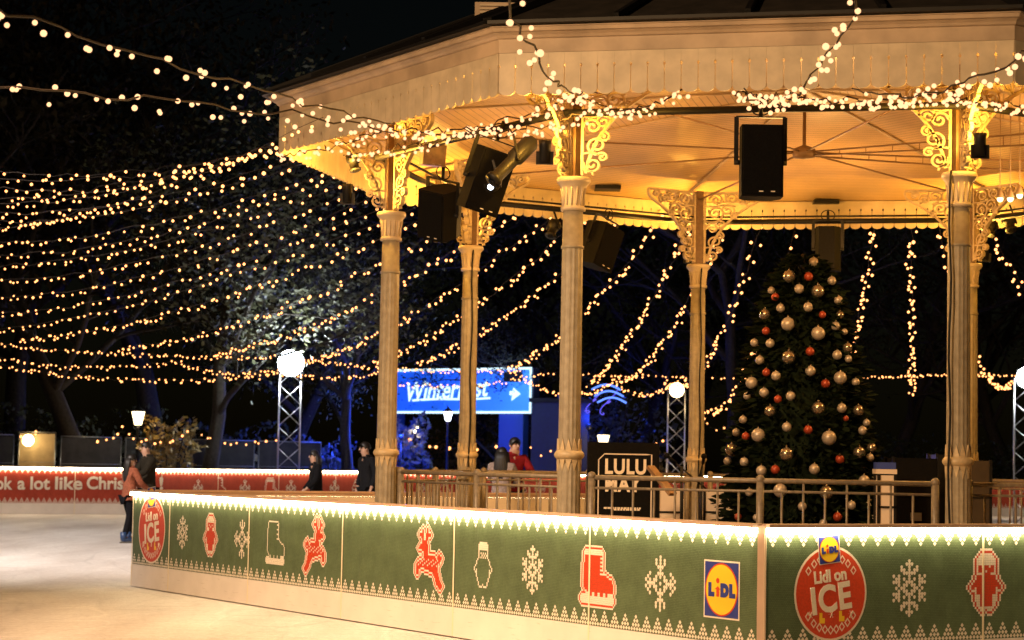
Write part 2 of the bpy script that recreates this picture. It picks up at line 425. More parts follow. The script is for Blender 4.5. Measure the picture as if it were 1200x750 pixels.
# roof
mb = MB()
ap = Vector((0,0,7.9))
for i in range(8):
    a, b = ring(5.99, 5.412, i), ring(5.99, 5.412, i+1)
    mb.add([a, b, ap], [(1,0,2)]); mb.add([ring(5.99,5.4115,i), ring(5.99,5.4115,i+1), ring(5.7,5.4105,i+1), ring(5.7,5.4105,i)], [(0,1,2,3)])
mb.build('roof', M['slate'], bs)
mb = MB()
for i in range(8):
    mb.bar(ring(6.0, 5.44, i), Vector((0,0,7.95)), .09, .06)
    a, b = ring(6.0, 5.428, i), ring(6.0, 5.428, i+1)
    mb.bar(a, b, .05, .03)
    for t in (.25, .5, .75):
        p = a.lerp(b, t); q = p.lerp(Vector((0,0,7.95)), .97-.9*abs(t-.5)); mb.bar(p+Vector((0,0,.03)), q+Vector((0,0,.01)), .05, .05)
mb.build('roof_rib', M['black'], bs)
mb = MB(); mb.lathe([(.5,7.6),(.5,8.2),(.62,8.25),(.1,8.9),(.03,9.4)], 8); mb.build('finial', M['cream'], bs)
# columns
def colparts():
    sh = MB()
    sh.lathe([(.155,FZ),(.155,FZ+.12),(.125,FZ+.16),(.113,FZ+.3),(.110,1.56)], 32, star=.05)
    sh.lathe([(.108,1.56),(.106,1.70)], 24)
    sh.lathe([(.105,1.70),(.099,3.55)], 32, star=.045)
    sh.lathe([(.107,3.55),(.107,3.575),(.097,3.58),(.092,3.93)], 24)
    co_ = MB()
    co_.lathe([(.106,1.585),(.122,1.60),(.136,1.615),(.142,1.635),(.136,1.655),(.122,1.67),(.106,1.685)], 24)
    for k in range(12):
        a = 2*pi*k/12
        for sg in (1, -1):
            v = []
            for (da, r, z) in ((-.24,.112,.04),(.24,.112,.04),(0,.108,.15)):
                v.append(((r+.006)*cos(a+da), (r+.006)*sin(a+da), 1.635+sg*z))
            for (da, r, z) in ((-.24,.100,.04),(.24,.100,.04),(0,.100,.15)):
                v.append((r*cos(a+da), r*sin(a+da), 1.635+sg*z))
            co_.add(v, [(0,1,2),(0,3,4,1),(1,4,5,2),(2,5,3,0)])
    ca = MB()
    ca.lathe([(.092,3.90),(.115,3.905),(.118,3.935),(.100,3.945),(.098,4.02),(.108,4.09),(.128,4.14),(.150,4.165),(.158,4.175),(.158,4.20),(.148,4.215),(.02,4.215)], 28)
    for k in range(14):
        a = 2*pi*k/14
        ca.tube([(.100*cos(a),.100*sin(a),3.95),(.103*cos(a),.103*sin(a),4.03),(.118*cos(a),.118*sin(a),4.12)], .008, 5)
    po = MB(); po.box(-.05,.05,-.05,.05,4.215,5.19)
    return sh, co_, ca, po
sh, co_, ca, po = colparts()
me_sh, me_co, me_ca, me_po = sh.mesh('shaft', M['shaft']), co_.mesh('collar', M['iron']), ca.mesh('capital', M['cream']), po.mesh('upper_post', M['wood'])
def ribbon(mb, pts, wd, th):
    "flat bar following pts in the xz plane"
    n = len(pts); vs = []
    for i, (x, z) in enumerate(pts):
        x0, z0 = pts[max(i-1,0)]; x1, z1 = pts[min(i+1,n-1)]
        dx, dz = x1-x0, z1-z0; l = sqrt(dx*dx+dz*dz) or 1
        nx, nz = -dz/l*wd/2, dx/l*wd/2
        vs += [(x+nx,-th/2,z+nz),(x-nx,-th/2,z-nz),(x-nx,th/2,z-nz),(x+nx,th/2,z+nz)]
    fs = []
    for i in range(n-1):
        for k in range(4): fs.append((i*4+k, i*4+(k+1)%4, i*4+4+(k+1)%4, i*4+4+k))
    fs += [(0,3,2,1), tuple(n*4-4+k for k in range(4))]
    mb.add(vs, fs)
def spiral(mb, cx, cz, r, a0, turns, wd, th, sg=1):
    n = int(14*turns)+4
    pts = []
    for i in range(n+1):
        t = i/n; rr = r*(1-.80*t); a = a0+sg*2*pi*turns*t
        pts.append((cx+rr*cos(a), cz+rr*sin(a)))
    ribbon(mb, pts, wd, th)
    x, z = pts[-1]; mb.lathe([(1e-4,-th*.5),(wd*.8,-th*.45),(wd*.8,th*.45),(1e-4,th*.5)], 8)
    for k in range(4*8): mb.v[-1-k] = (lambda v: (x+v[0], v[2], z+v[1]))(mb.v[-1-k])
def curve2(p0, p1, p2, n=10):
    return [((1-t)**2*p0[0]+2*t*(1-t)*p1[0]+t*t*p2[0], (1-t)**2*p0[1]+2*t*(1-t)*p1[1]+t*t*p2[1]) for t in [i/n for i in range(n+1)]]
bk = MB(); TH = .035
ribbon(bk, [(.07,0),(.07,.94)], .022, TH)
ribbon(bk, curve2((.10,.02),(.17,.52),(.66,.80)), .026, TH)
ribbon(bk, [(.06,.93),(.72,.93)], .03, TH)
ribbon(bk, curve2((.66,.80),(.74,.84),(.72,.93),5), .02, TH)
for cx_, cz_, r_, a0, tn, sg in ((.155,.10,.075,pi*.9,1.5,1),(.19,.28,.085,-pi*.5,1.5,-1),(.155,.46,.075,pi,1.4,-1),(.24,.50,.07,0,1.4,1),(.19,.66,.10,-pi*.4,1.6,1),(.33,.70,.085,-pi*.2,1.5,1),
        (.20,.84,.085,pi,1.5,-1),(.38,.85,.075,pi*1.2,1.4,-1),(.50,.82,.07,-pi*.3,1.5,1),(.61,.87,.05,pi,1.3,-1),(.245,.36,.05,pi*.5,1.3,-1),(.41,.625,.05,pi*.3,1.3,1),(.235,.17,.045,pi*.8,1.3,-1)):
    spiral(bk, cx_, cz_, r_, a0, tn, .019, TH, sg)
for p in (((.07,.05),(.16,.06),(.16,.0)),((.07,.2),(.12,.22),(.19,.20)),((.07,.56),(.14,.52),(.24,.57)),((.07,.76),(.2,.74),(.3,.78)),((.30,.93),(.30,.80),(.42,.75)),((.45,.93),(.46,.82),(.56,.76))):
    ribbon(bk, curve2(*p, 6), .016, TH)
me_bk = bk.mesh('bracket', M['iron'])
for i in range(8):
    p = ring(R, 0, i)
    c = link('column', me_sh, bs, p, U8[i])
    link('collar', me_co, c); link('capital', me_ca, c)
    o = link('upper_post', me_po, c); o.rotation_euler.z = 0
    for sg in (1, -1):
        dirv = ring(R, 0, i+sg)-p
        o = link('bracket', me_bk, c, (0,0,4.235)); o.rotation_euler.z = atan2(dirv.y, dirv.x)-U8[i]; o.scale = (1.15, 1.35, 1)
    o = link('bracket', me_bk, c, (0,0,4.235)); o.rotation_euler.z = 0
# tie rods: light lattice girders meeting at a hub
mb = MB()
for i in range(8):
    a0, a1 = ring(4.55, 5.08, i), ring(.12, 5.06, i); b0, b1 = ring(4.55, 4.90, i), ring(.12, 5.02, i)
    mb.tube([a0, a1], .011, 6)
    if i in (6, 7):
        mb.tube([b0, b1], .011, 6)
        for k in range(1, 14): mb.bar(a0.lerp(a1, k/14), b0.lerp(b1, k/14), .008)
mb.lathe([(.001,4.98),(.12,5.0),(.14,5.05),(.12,5.1),(.02,5.14),(.02,5.76)], 12)
mb.build('tie_rod', M['rod'], bs)
# lighting bar round the inside of the columns
mb = MB()
for i in range(8): mb.tube([ring(4.78, 4.80, i), ring(4.78, 4.80, i+1)], .035, 8)
for i in range(8): mb.tube([ring(4.60, 4.845, i), ring(4.60, 4.845, i+1)], .014, 6)
mb.build('lighting_bar', M['black'], bs)
# ceiling vents
def ceil_z(x, y):
    a = atan2(y, x); r = sqrt(x*x+y*y)
    k = min(abs((a-(ROT-pi/8*(2*i+1))+pi) % (2*pi)-pi) for i in range(8))
    return 5.78-(5.78-5.19)*r*cos(k)/(5.82*cos(pi/8))
for px, py in ((712,221),(967,238)):
    for Y in [x*.1 for x in range(180, 300)]:
        q = at(px, py, Y)-BC
        if q.z > ceil_z(q.x, q.y)-.03: break
    MB().box(q.x-.17, q.x+.17, q.y-.16, q.y+.16, q.z-.02, q.z+.03).build('ceiling_vent', M['black'], bs)
# pendant lamps on the right
for px, py in ((1172,231),(1184,231),(1195,227)):
    q = at(px, py, 23.2)-BC
    mb = MB(); mb.tube([(q.x,q.y,q.z),(q.x,q.y,ceil_z(q.x,q.y))], .006, 5); mb.lathe([(.005,.10),(.02,.08),(.045,0),(.04,-.01)], 10, c=q)
    o = mb.build('pendant_lamp', M['cornice'], bs)
    b = MB(); b.ball((q.x,q.y,q.z-.02), .035); b.build('lamp_globe', M['lantern'], o)
# railing round the platform
for i in range(8):
    a, b = ring(4.52, 0, i+1), ring(4.52, 0, i)
    d = b-a; ln = d.length; ang = atan2(d.y, d.x)
    mb = MB(); x0, x1 = .17, ln-.17
    mb.tube([(x0,0,1.432),(x1,0,1.432)], .023, 8)
    mb.tube([(x0,0,1.335),(x1,0,1.335)], .014, 6); mb.tube([(x0,0,.70),(x1,0,.70)], .016, 6)
    n = 16
    for k in range(1, n):
        x = x0+(x1-x0)*k/n
        if k == n//2: continue
        mb.tube([(x,0,.70),(x,0,1.42 if k % 2 == 0 else 1.335)], .0115, 5)
    rl = mb.build('railing', M['rail'], bs, a, ang)
    for x in (x0, (x0+x1)/2, x1):
        q = MB(); q.tube([(x,0,FZ),(x,0,1.425)], .036, 10); q.ball((x,0,1.445), .042, 10, 6); q.build('railing_post', M['rail'], rl)
# amber uplights clamped inside every column, hidden lamp in each
fx = MB(); fx.lathe([(.05,0),(.055,.16),(.06,.2)], 12); fx.box(-.08,.08,-.012,.012,-.02,.1); me_fx = fx.mesh('uplight', M['black'])
for i in range(8):
    p = ring(5.08, 4.30, i)
    o = link('uplight', me_fx, bs, p)
    l = MB(); l.lathe([(.001,.205),(.05,.205)], 12); l.build('uplight_lens', M['warmlens'], o)
    pw = {0: 150, 1: 150, 2: 270, 3: 180, 4: 160, 5: 160, 6: 190, 7: 140}[i]
    lamp('uplight_lamp', 'POINT', BC+ring(5.08, 4.53, i), pw, (1, .48, .06), size=.05)
    MB().bar(ring(4.66, 4.30, i), ring(5.06, 4.31, i), .025).build('uplight_arm', M['black'], o)
    o.children[-1].location = -p
for i in range(4): lamp('ceiling_fill', 'POINT', BC+ring(2.9, 4.0, 2*i+.5), 170, (1, .50, .14), size=.25)  # added unseen fill lamps without fittings, to warm the ceiling
# pale louvred box on the roof
p = at(598, 16, 21.4)-BC
mb = MB()
mb.box(p.x-.36, p.x+.36, p.y-.3, p.y+.3, p.z-.45, p.z+.05)
bx = mb.build('roof_vent', M['cornice'], bs)
mb = MB()
for k in range(12): mb.box(p.x-.31, p.x+.31, p.y-.325, p.y-.302, p.z-.40+k*.037, p.z-.40+k*.037+.018)
mb.build('louvre', M['cream'], bx)

# ------------------------------------------------------------------ printed motifs
def inside(poly, x, y):
    c = False; n = len(poly); j = n-1
    for i in range(n):
        xi, yi = poly[i]; xj, yj = poly[j]
        if (yi > y) != (yj > y) and x < (xj-xi)*(y-yi)/(yj-yi)+xi: c = not c
        j = i
    return c
def raster(polys, w, h, pad, holes=()):
    g = {}
    for i in range(-pad, w+pad):
        for j in range(-pad, h+pad):
            x, y = (i+.5)/w, (j+.5)/h
            g[i,j] = any(inside(p, x, y) for p in polys) and not any(inside(p, x, y) for p in holes)
    return g
def rings(g, w, h, pad):
    d = {k: (0 if v else 99) for k, v in g.items()}
    for _ in range(pad+1):
        nd = dict(d)
        for (i, j), v in d.items():
            for di, dj in ((1,0),(-1,0),(0,1),(0,-1)):
                q = d.get((i+di, j+dj), 99)
                if q+1 < nd[i,j]: nd[i,j] = q+1
        d = nd
    return d
SKATE = [[(.12,1),(.66,1),(.66,.62),(.80,.50),(.97,.44),(1,.34),(1,.18),(.84,.18),(.84,.10),(1,.10),(1,.0),(0,.0),(0,.10),(.18,.10),(.18,.2),(.06,.3),(.06,.62)]]
PENG = [[(.32,1),(.68,1),(.76,.92),(.76,.66),(.86,.56),(1,.40),(.96,.34),(.84,.42),(.84,.22),(.74,.04),(.70,0),(.56,0),(.5,.04),(.44,0),(.30,0),(.26,.04),(.16,.22),(.16,.42),(.04,.34),(0,.40),(.14,.56),(.24,.66),(.24,.92)]]
DEER = [[(.20,.46),(.30,.54),(.52,.54),(.56,.60),(.56,.74),(.62,.80),(.72,.80),(.80,.74),(.90,.72),(.92,.66),(.80,.63),(.72,.60),(.74,.48),(.84,.46),(.98,.40),(1,.34),(1,.20),(.90,.19),(.88,.30),(.74,.32),(.62,.28),(.42,.27),(.30,.16),(.22,.04),(.14,-.02),(.02,-.02),(.0,.06),(.10,.14),(.16,.26),(.18,.36)],
        [(.20,.44),(.12,.40),(.06,.44),(.04,.54),(.14,.58),(.22,.54)],
        [(.58,.78),(.54,.86),(.46,.88),(.46,.94),(.56,.93),(.56,1.02),(.63,1.02),(.64,.90),(.66,.80)], [(.70,.78),(.74,.88),(.74,.99),(.81,.99),(.81,.93),(.90,.95),(.90,.89),(.82,.86),(.77,.78)]]
BELLT = [[(.5,1),(.9,.45),(.75,.45),(1,.0),(0,.0),(.25,.45),(.1,.45)]]
def stitched(kind, cell, w, h, mode):
    "mode 'full': red figure with cream, red, cream outlines; 'line': cream outline"
    polys = {'skate': SKATE, 'penguin': PENG, 'deer': DEER, 'deerflip': [[(1-x, y) for x, y in p] for p in DEER], 'tree': BELLT}[kind]
    pad = 4 if mode == 'full' else 2
    g = raster(polys, w, h, pad); d = rings(g, w, h, pad)
    mb = MB()
    for (i, j), v in d.items():
        if mode == 'full':
            if v == 0:
                mi = 1
                if kind == 'penguin':
                    x, y = (i+.5)/w, (j+.5)/h
                    if y > .84 or (.62 < y < .70 and abs(x-.5) > .17 and abs(x-.5) < .24): mi = 0
                    if (.04 < y < .26 and abs(x-.5) > .22) or y < .05: mi = 0
                    if .76 < y < .80 and abs(abs(x-.5)-.10) < .04: mi = 0
                    if abs(x-.5) < .04 and .70 < y < .745: mi = 0
                if kind == 'skate':
                    x, y = (i+.5)/w, (j+.5)/h
                    if y < .10 or (y < .2 and .18 < x < .84 and (i % 5 < 2)) or (x > .58 and y > .5 and j % 2 == 0) or y > .93: mi = 0
                if kind.startswith('deer'):
                    x, y = (i+.5)/w, (j+.5)/h
                    if .36 < y < .50 and (i*2+j) % 5 == 0: mi = 0
            elif v == 1: mi = 0
            elif v == 2: mi = 1
            elif v == 3: mi = 0
            else: continue
        else:
            if v != 1:
                x, y = (i+.5)/w, (j+.5)/h
                if not (v == 0 and ((kind == 'penguin' and (y > .86 or (.64 < y < .78 and abs(x-.5) < .2 and (i+j) % 2 == 0))) or (kind == 'skate' and (y < .10 or (y < .2 and i % 5 == 1) or (x > .58 and y > .5 and j % 3 == 0))) or (kind == 'tree' and (j % 4 == 0)))): continue
            mi = 0
        x, z = (i-w/2)*cell, (j-h/2)*cell
        e = cell*.03
        mb.add([(x+e,-.0335,z+e),(x+cell-e,-.0335,z+e),(x+cell-e,-.0335,z+cell-e),(x+e,-.0335,z+cell-e)], [(0,1,2,3)], mi)
    return mb
FLAKE_A = """
......#......
.....###.....
...#..#..#...
...##.#.##...
....#####....
#.#...#...#.#
.##.#.#.#.##.
###..###..###
..#.##.##.#..
.#.##...##.#.
..#.##.##.#..
###..###..###
.##.#.#.#.##.
#.#...#...#.#
....#####....
...##.#.##...
...#..#..#...
.....###.....
......#......
""".split()
FLAKE_B = """
.......#.......
.....#.#.#.....
.....#.#.#.....
......###......
.......#.......
..#...###...#..
.#...#.#.#...#.
#.#.##...##.#.#
.####..#..####.
#.#.##...##.#.#
.#...#.#.#...#.
..#...###...#..
.......#.......
......###......
.....#.#.#.....
.....#.#.#.....
.......#.......
""".split()
def flake(rows, cw, ch):
    mb = MB(); H_ = len(rows); W_ = len(rows[0])
    for j, r in enumerate(rows):
        for i, c in enumerate(r):
            if c == '#':
                x, z = (i-W_/2+.5)*cw, (H_/2-j-.5)*ch
                a, b = cw*.56, ch*.62
                mb.add([(x-a,-.0335,z+b*.35),(x-a*.55,-.0335,z-b*.8),(x,-.0335,z-b),(x+a*.55,-.0335,z-b*.8),(x+a,-.0335,z+b*.35),(x+a*.5,-.0335,z+b),(x-a*.5,-.0335,z+b)], [tuple(range(7))])
    return mb
def text_mesh(s, size, bold=0, sx=1, shear=0, name='lettering', spacing=1, base=False):
    cu = bpy.data.curves.new(name, 'FONT'); cu.body = s; cu.size = size; cu.offset = bold; cu.shear = shear
    cu.align_x = 'CENTER'; cu.align_y = 'BOTTOM_BASELINE' if base else 'CENTER'; cu.extrude = .0015; cu.resolution_u = 4; cu.space_character = spacing
    o = bpy.data.objects.new('tmp', cu); COL.objects.link(o)
    dg = bpy.context.evaluated_depsgraph_get(); dg.update()
    me = bpy.data.meshes.new_from_object(o.evaluated_get(dg))
    bpy.data.objects.remove(o)
    Rm = Matrix.Rotation(pi/2, 4, 'X') @ Matrix.Diagonal((sx, 1, 1, 1))
    me.transform(Rm); me.name = name
    me.materials.clear()
    return me
def text(s, size, parent, x, y, z, m, bold=0, sx=1, shear=0, rot=0, name='lettering', spacing=1):
    me = text_mesh(s, size, bold, sx, shear, name, spacing); me.materials.append(m)
    o = link(name, me, parent, (x, y, z)); o.rotation_euler.y = rot
    return o
def disc(mb, r, y, m=0, n=40, sx=1, cx=0, cz=0):
    mb.add([(cx+r*sx*cos(2*pi*k/n), y, cz+r*sin(2*pi*k/n)) for k in range(n)], [tuple(range(n))], m)
def annulus(mb, r0, r1, y, m=0, n=48, cx=0, cz=0):
    vs = [(cx+r*cos(2*pi*k/n), y, cz+r*sin(2*pi*k/n)) for r in (r0, r1) for k in range(n)]
    mb.add(vs, [(k, n+k, n+(k+1) % n, (k+1) % n)[::-1] for k in range(n)], m)
def store_logo(parent, x, z, w, rot=0, y=-.034):
    "blue square, yellow disc with red rim, heavy letters with a tipped red i"
    mb = MB()
    mb.add([(-w*.53,y,-w*.53),(w*.53,y,-w*.53),(w*.53,y,w*.53),(-w*.53,y,w*.53)], [(0,1,2,3)], 0)
    y -= .001
    mb.add([(-w*.5,y,-w*.5),(w*.5,y,-w*.5),(w*.5,y,w*.5),(-w*.5,y,w*.5)], [(0,1,2,3)], 1)
    disc(mb, w*.485, y-.001, 2); disc(mb, w*.455, y-.002, 3)
    lg = mb.build('logo', [M['cprint'], M['bprint'], M['rprint'], M['yprint']], parent, (x, 0, z)); lg.rotation_euler.y = rot
    for s, dx in (('L', -.30), ('D', .10), ('L', .32)):
        text(s, w*.29, lg, w*dx, y-.004, -w*.02, M['bprint'], bold=.012*w/.4, name='logo_letter')
    q = MB(); yy = y-.0045
    q.poly([(-.05,-.13),(.03,-.13),(.03,.0),(.07,.0),(-.01,.06),(-.10,.0),(-.05,.0)], yy, yy+.001)
    q.v = [(a*w-.09*w, b, c*w) for a, b, c in q.v]
    disc(q, w*.05, yy, cx=-.10*w, cz=.16*w)
    q.build('logo_letter', M['rprint'], lg)
    return lg

# ------------------------------------------------------------------ barrier panels
ZB, ZT = .273, 1.085
def tri_border(x1):
    mb = MB(); n = max(1, round(x1/.143)); p = x1/n
    rows = 4; dw = p/rows; dh = .031
    for k in range(n):
        for r in range(rows):
            for c in range(rows-r):
                x = k*p+dw*(c+.5+r*.5); z = ZB+.018+r*dh
                mb.add([(x-dw*.46,-.0325,z),(x,-.0325,z-dh*.56),(x+dw*.46,-.0325,z),(x,-.0325,z+dh*.56)], [(0,1,2,3)])
        # upper border hangs point down
        for r in range(3):
            for c in range(3-r):
                if r == 0 and c == 1 and False: continue
                x = k*p+p/2+(c-(2-r)/2)*dw; z = ZT-.020-r*dh
                mb.add([(x-dw*.48,-.0325,z),(x,-.0325,z-dh*.58),(x+dw*.48,-.0325,z),(x,-.0325,z+dh*.58)], [(0,1,2,3)])
    return mb
PROTO = {}
def panel_meshes(ln, colr):
    k = (round(ln, 3), colr)
    if k in PROTO: return PROTO[k]
    d = {}
    d['print_board'] = MB().box(.004, ln-.004, -.03, 0, ZB, ZT).mesh('print_board', M[colr])
    d['kick_board'] = MB().box(.003, ln-.003, -.036, 0, .012, ZB-.002).mesh('kick_board', M['kick'])
    d['rear_board'] = MB().box(.003, ln-.003, .012, .05, .012, ZT).mesh('rear_board', M['kick'])
    mb = MB(); e = .006
    mb.box(0, ln, -.084, .075, 1.125, 1.15); mb.box(0, ln, .0, .06, 1.087, 1.1245)
    d['cap_rail'] = mb.mesh('cap_rail', M['cap'])
    d['light_strip'] = MB().box(.004, ln-.004, -.080, -.040, 1.082, 1.1235).mesh('light_strip', M['ledstrip' if colr == 'green' else 'ledfar'])
    d['seam_glow_strip'] = MB().box(-.010, .010, -.0385, -.0365, .02, 1.086).mesh('seam_glow_strip', M['seam'])
    d['zigzag_border'] = tri_border(ln).mesh('zigzag_border', M['cprint'])
    PROTO[k] = d; return d
def panel(a, b, colr, label, group):
    a, b = Vector((a[0], a[1], 0)), Vector((b[0], b[1], 0)); d = b-a
    t = thing('rink_barrier', label, 'rink barrier', a, atan2(d.y, d.x), group)
    for k, me in panel_meshes(d.length, colr).items():
        link(k, me, t)
    return t
n1 = Vector((cos(ROT-pi/4*1.5), sin(ROT-pi/4*1.5), 0)); n2 = Vector((cos(ROT-pi/4*1.5+pi/2), sin(ROT-pi/4*1.5+pi/2), 0))
CORNER = BC+n1*1.1925*R+n2*1.3322*R
e1, e2 = -n2, -n1                                   # wall one runs away along e1, wall two along e2
LEFT = CORNER+e1*L*5.52
MOT = {}
def motif(kind, mode, parent, x, z, cell, w, h, name):
    k = (kind, mode, cell, w, h)
    if k not in MOT: MOT[k] = stitched(kind, cell, w, h, mode).mesh(name, [M['cprint'], M['rprint']])
    return link(name, MOT[k], parent, (x, 0, z))
def flakem(kind, parent, x, z, s=1):
    k = (kind, s)
    if k not in MOT: MOT[k] = (flake(FLAKE_A, .030*s, .026*s) if kind == 'A' else flake(FLAKE_B, .034*s, .032*s)).mesh('snowflake', M['cprint'])
    return link('snowflake', MOT[k], parent, (x, 0, z))
def roundel(parent, x, z, r):
    mb = MB(); disc(mb, r, -.034, 0); disc(mb, r*.95, -.035, 1)
    # diamond trim at top and foot of the disc
    for s in (1, -1):
        for k in range(-4, 5):
            cx_ = k*r*.155; zz = sqrt(max(0, (r*.80)**2-cx_**2))*s-(r*.03*s)
            if s == 1 and abs(k) < 2: continue
            q = r*.085
            for wv, mi, yy in ((1, 0, -.0355), (.62, 1, -.036)):
                mb.add([(cx_-q*wv,yy,zz),(cx_,yy,zz-q*wv*1.2),(cx_+q*wv,yy,zz),(cx_,yy,zz+q*wv*1.2)], [(0,1,2,3)], mi if mi else 0)
    rd = mb.build('roundel', [M['cprint'], M['rprint']], parent, (x, 0, z))
    text('Lidl on', r*.36, rd, -r*.02, -.036, r*.36, M['cprint'], bold=.004, rot=-.10, sx=.92)
    text('ICE', r*.78, rd, 0, -.036, -r*.13, M['cprint'], bold=.009, rot=-.13, sx=.92, spacing=1.1)
    for k, (dx, ck) in enumerate(((-.55,'f'),(-.26,'s'),(.02,'f'),(.28,'s'),(.56,'f'))):
        q = MB()
        if ck == 's':
            for xx, z0, z1 in ((0,-.5,.5),(.35,-.5,.0)): q.add([((xx-.25)*.1*r*2,-.036,z0*.22*r),((xx+.15)*.1*r*2,-.036,z0*.22*r),((xx+.15)*.1*r*2,-.036,z1*.22*r),((xx-.25)*.1*r*2,-.036,z1*.22*r)], [(0,1,2,3)])
            q.build('small_skate', M['yprint'], rd, (dx*r, 0, -r*.50+.06*r*dx))
        else:
            for a in range(3): q.bar((-.08*r*cos(a*pi/3),-.036,-.08*r*sin(a*pi/3)), (.08*r*cos(a*pi/3),-.036,.08*r*sin(a*pi/3)), .02*r, .001)
            q.build('small_snowflake', M['cprint'], rd, (dx*r, 0, -r*.48+.04*r))
    lg = store_logo(rd, -r*.06, r*.92, r*.56, rot=-.10, y=-.037)
    return rd
ZM = .70
GI = 'green knit barrier panels round the bandstand'
def w1(t): return CORNER+e1*t*L
P = []
lab1 = ['green barrier panel with a yellow and blue store logo square and red skate at corner',
        'green barrier panel with penguin outline and lacy snowflake, left of the logo panel',
        'plain green barrier panel with one right-hand leaping red reindeer, middle of the long run',
        'green barrier panel with skate outline and red reindeer leaping rightwards',
        'green barrier panel with small red penguin between two snowflakes',
        'short green end panel with red roundel at far left end beside skaters']
for k in range(6):
    a = w1(k+1) if k < 5 else LEFT
    P.append(panel(a, w1(k), 'green', lab1[k], GI))
def xof(pan, px):
    "place along a panel that shows at photo column px"
    lo, hi = -1.0, 3.5
    o = pan.location; an = pan.rotation_euler.z
    f = lambda t: proj((o.x+t*cos(an), o.y+t*sin(an), .7))[0]
    for _ in range(40):
        m_ = (lo+hi)/2
        if f(m_) < px: lo = m_
        else: hi = m_
    return lo
def xz(pan, px, py):
    t = xof(pan, px); o = pan.location; an = pan.rotation_euler.z
    x, y = o.x+t*cos(an), o.y+t*sin(an); lo, hi = 0, 1.3
    for _ in range(40):
        m_ = (lo+hi)/2
        if proj((x, y, m_))[1] > py: lo = m_
        else: hi = m_
    return t, lo
# wall one, right to left
x, z = xz(P[0], 704, 676); motif('skate', 'full', P[0], x, z, .0155, 29, 26, 'red_skate')
x, z = xz(P[0], 778, 684); flakem('B', P[0], x, z, .78)
x, z = xz(P[0], 850, 691); store_logo(P[0], x, z, .40)
x, z = xz(P[1], 570, 662); motif('penguin', 'line', P[1], x, z, .018, 15, 20, 'penguin_outline')
x, z = xz(P[1], 628, 668); flakem('A', P[1], x, z, .82)
x, z = xz(P[2], 507, 654); motif('deerflip', 'full', P[2], x, z, .0165, 29, 31, 'red_reindeer')
x, z = xz(P[3], 326, 636); motif('skate', 'line', P[3], x, z, .016, 26, 26, 'skate_outline')
x, z = xz(P[3], 372, 639); motif('deer', 'full', P[3], x, z, .0165, 27, 31, 'red_reindeer')
x, z = xz(P[4], 217, 624); flakem('A', P[4], x, z, .76)
x, z = xz(P[4], 250, 627); motif('penguin', 'full', P[4], x, z, .018, 17, 21, 'red_penguin')
x, z = xz(P[4], 287, 632); flakem('B', P[4], x, z, .76)
x, z = xz(P[5], 181, 620); roundel(P[5], x, z, .40)
# wall two
Q = []
lab2 = ['green barrier panel with large red roundel reading on ICE and a lacy snowflake',
        'green barrier panel with big red penguin over its left seam, beyond the roundel panel',
        'green barrier panel third from the front corner on right wall', 'green barrier panel fourth from the front corner on right wall']
for k in range(3): Q.append(panel(CORNER+e2*L*k, CORNER+e2*L*(k+1), 'green', lab2[k], GI))
x, z = xz(Q[0], 970, 695); roundel(Q[0], x, z, .345)
x, z = xz(Q[0], 1062, 689); flakem('A', Q[0], x, z, .86)
x, z = xz(Q[0], 1152, 682); motif('penguin', 'full', Q[1], x-L, z, .0185, 17, 22, 'red_penguin')
mb = MB(); mb.box(-.03, .03, -.03, .03, .0, 1.14)
ps = mb.build('barrier_corner_post', M['cap'], None, CORNER, atan2(e2.y, e2.x)+.785); tag(ps, 'cream post where the two lit green barrier walls meet', 'post')
# far walls of the island, seen from inside
for k in range(6):
    panel(LEFT+e2*L*(k+1), LEFT+e2*L*k, 'green', 'low barrier panel behind the bandstand seen from its cream back, %s from the roundel end' % ORD[k], GI)
# ------------------------------------------------------------------ the far red barrier
def pol(px, s): return Vector(((px-600)/s, F/s, 0))
path = [pol(-140, 47), pol(-6, 46.4), pol(88, 45.6), pol(193, 44.5), pol(300, 42), pol(470, 39), pol(640, 37), pol(860, 35), pol(1300, 34)]
seq = []
cur = path[0]
for a, b in zip(path[:-1], path[1:]):
    pass
pts = [path[0]]; pos = path[0]
# walk the path in panel steps
def walk():
    out = [pol(193, 44.5)]
    # towards the left
    p = out[0]; left = []
    d = (pol(-6, 46.4)-p).normalized()
    for k in range(4): p = p+d*2.33; left.append(p)
    out = left[::-1]+out
    i = 4; p = pol(193, 44.5)
    while i < len(path):
        tgt = path[i]
        if (tgt-p).length < 2.33: i += 1; continue
        p = p+(tgt-p).normalized()*2.33; out.append(p)
    return out
wp = walk()
GR = 'red knit barrier panels on the far side of the rink'
FP = []
for k in range(len(wp)-1):
    o = panel(wp[k], wp[k+1], 'red', 'red far barrier panel, %s along from the left edge' % (ORD[k] if k < 20 else '%dth' % (k+1)), GR)
    o.scale.z = 1.065
    FP.append(o)
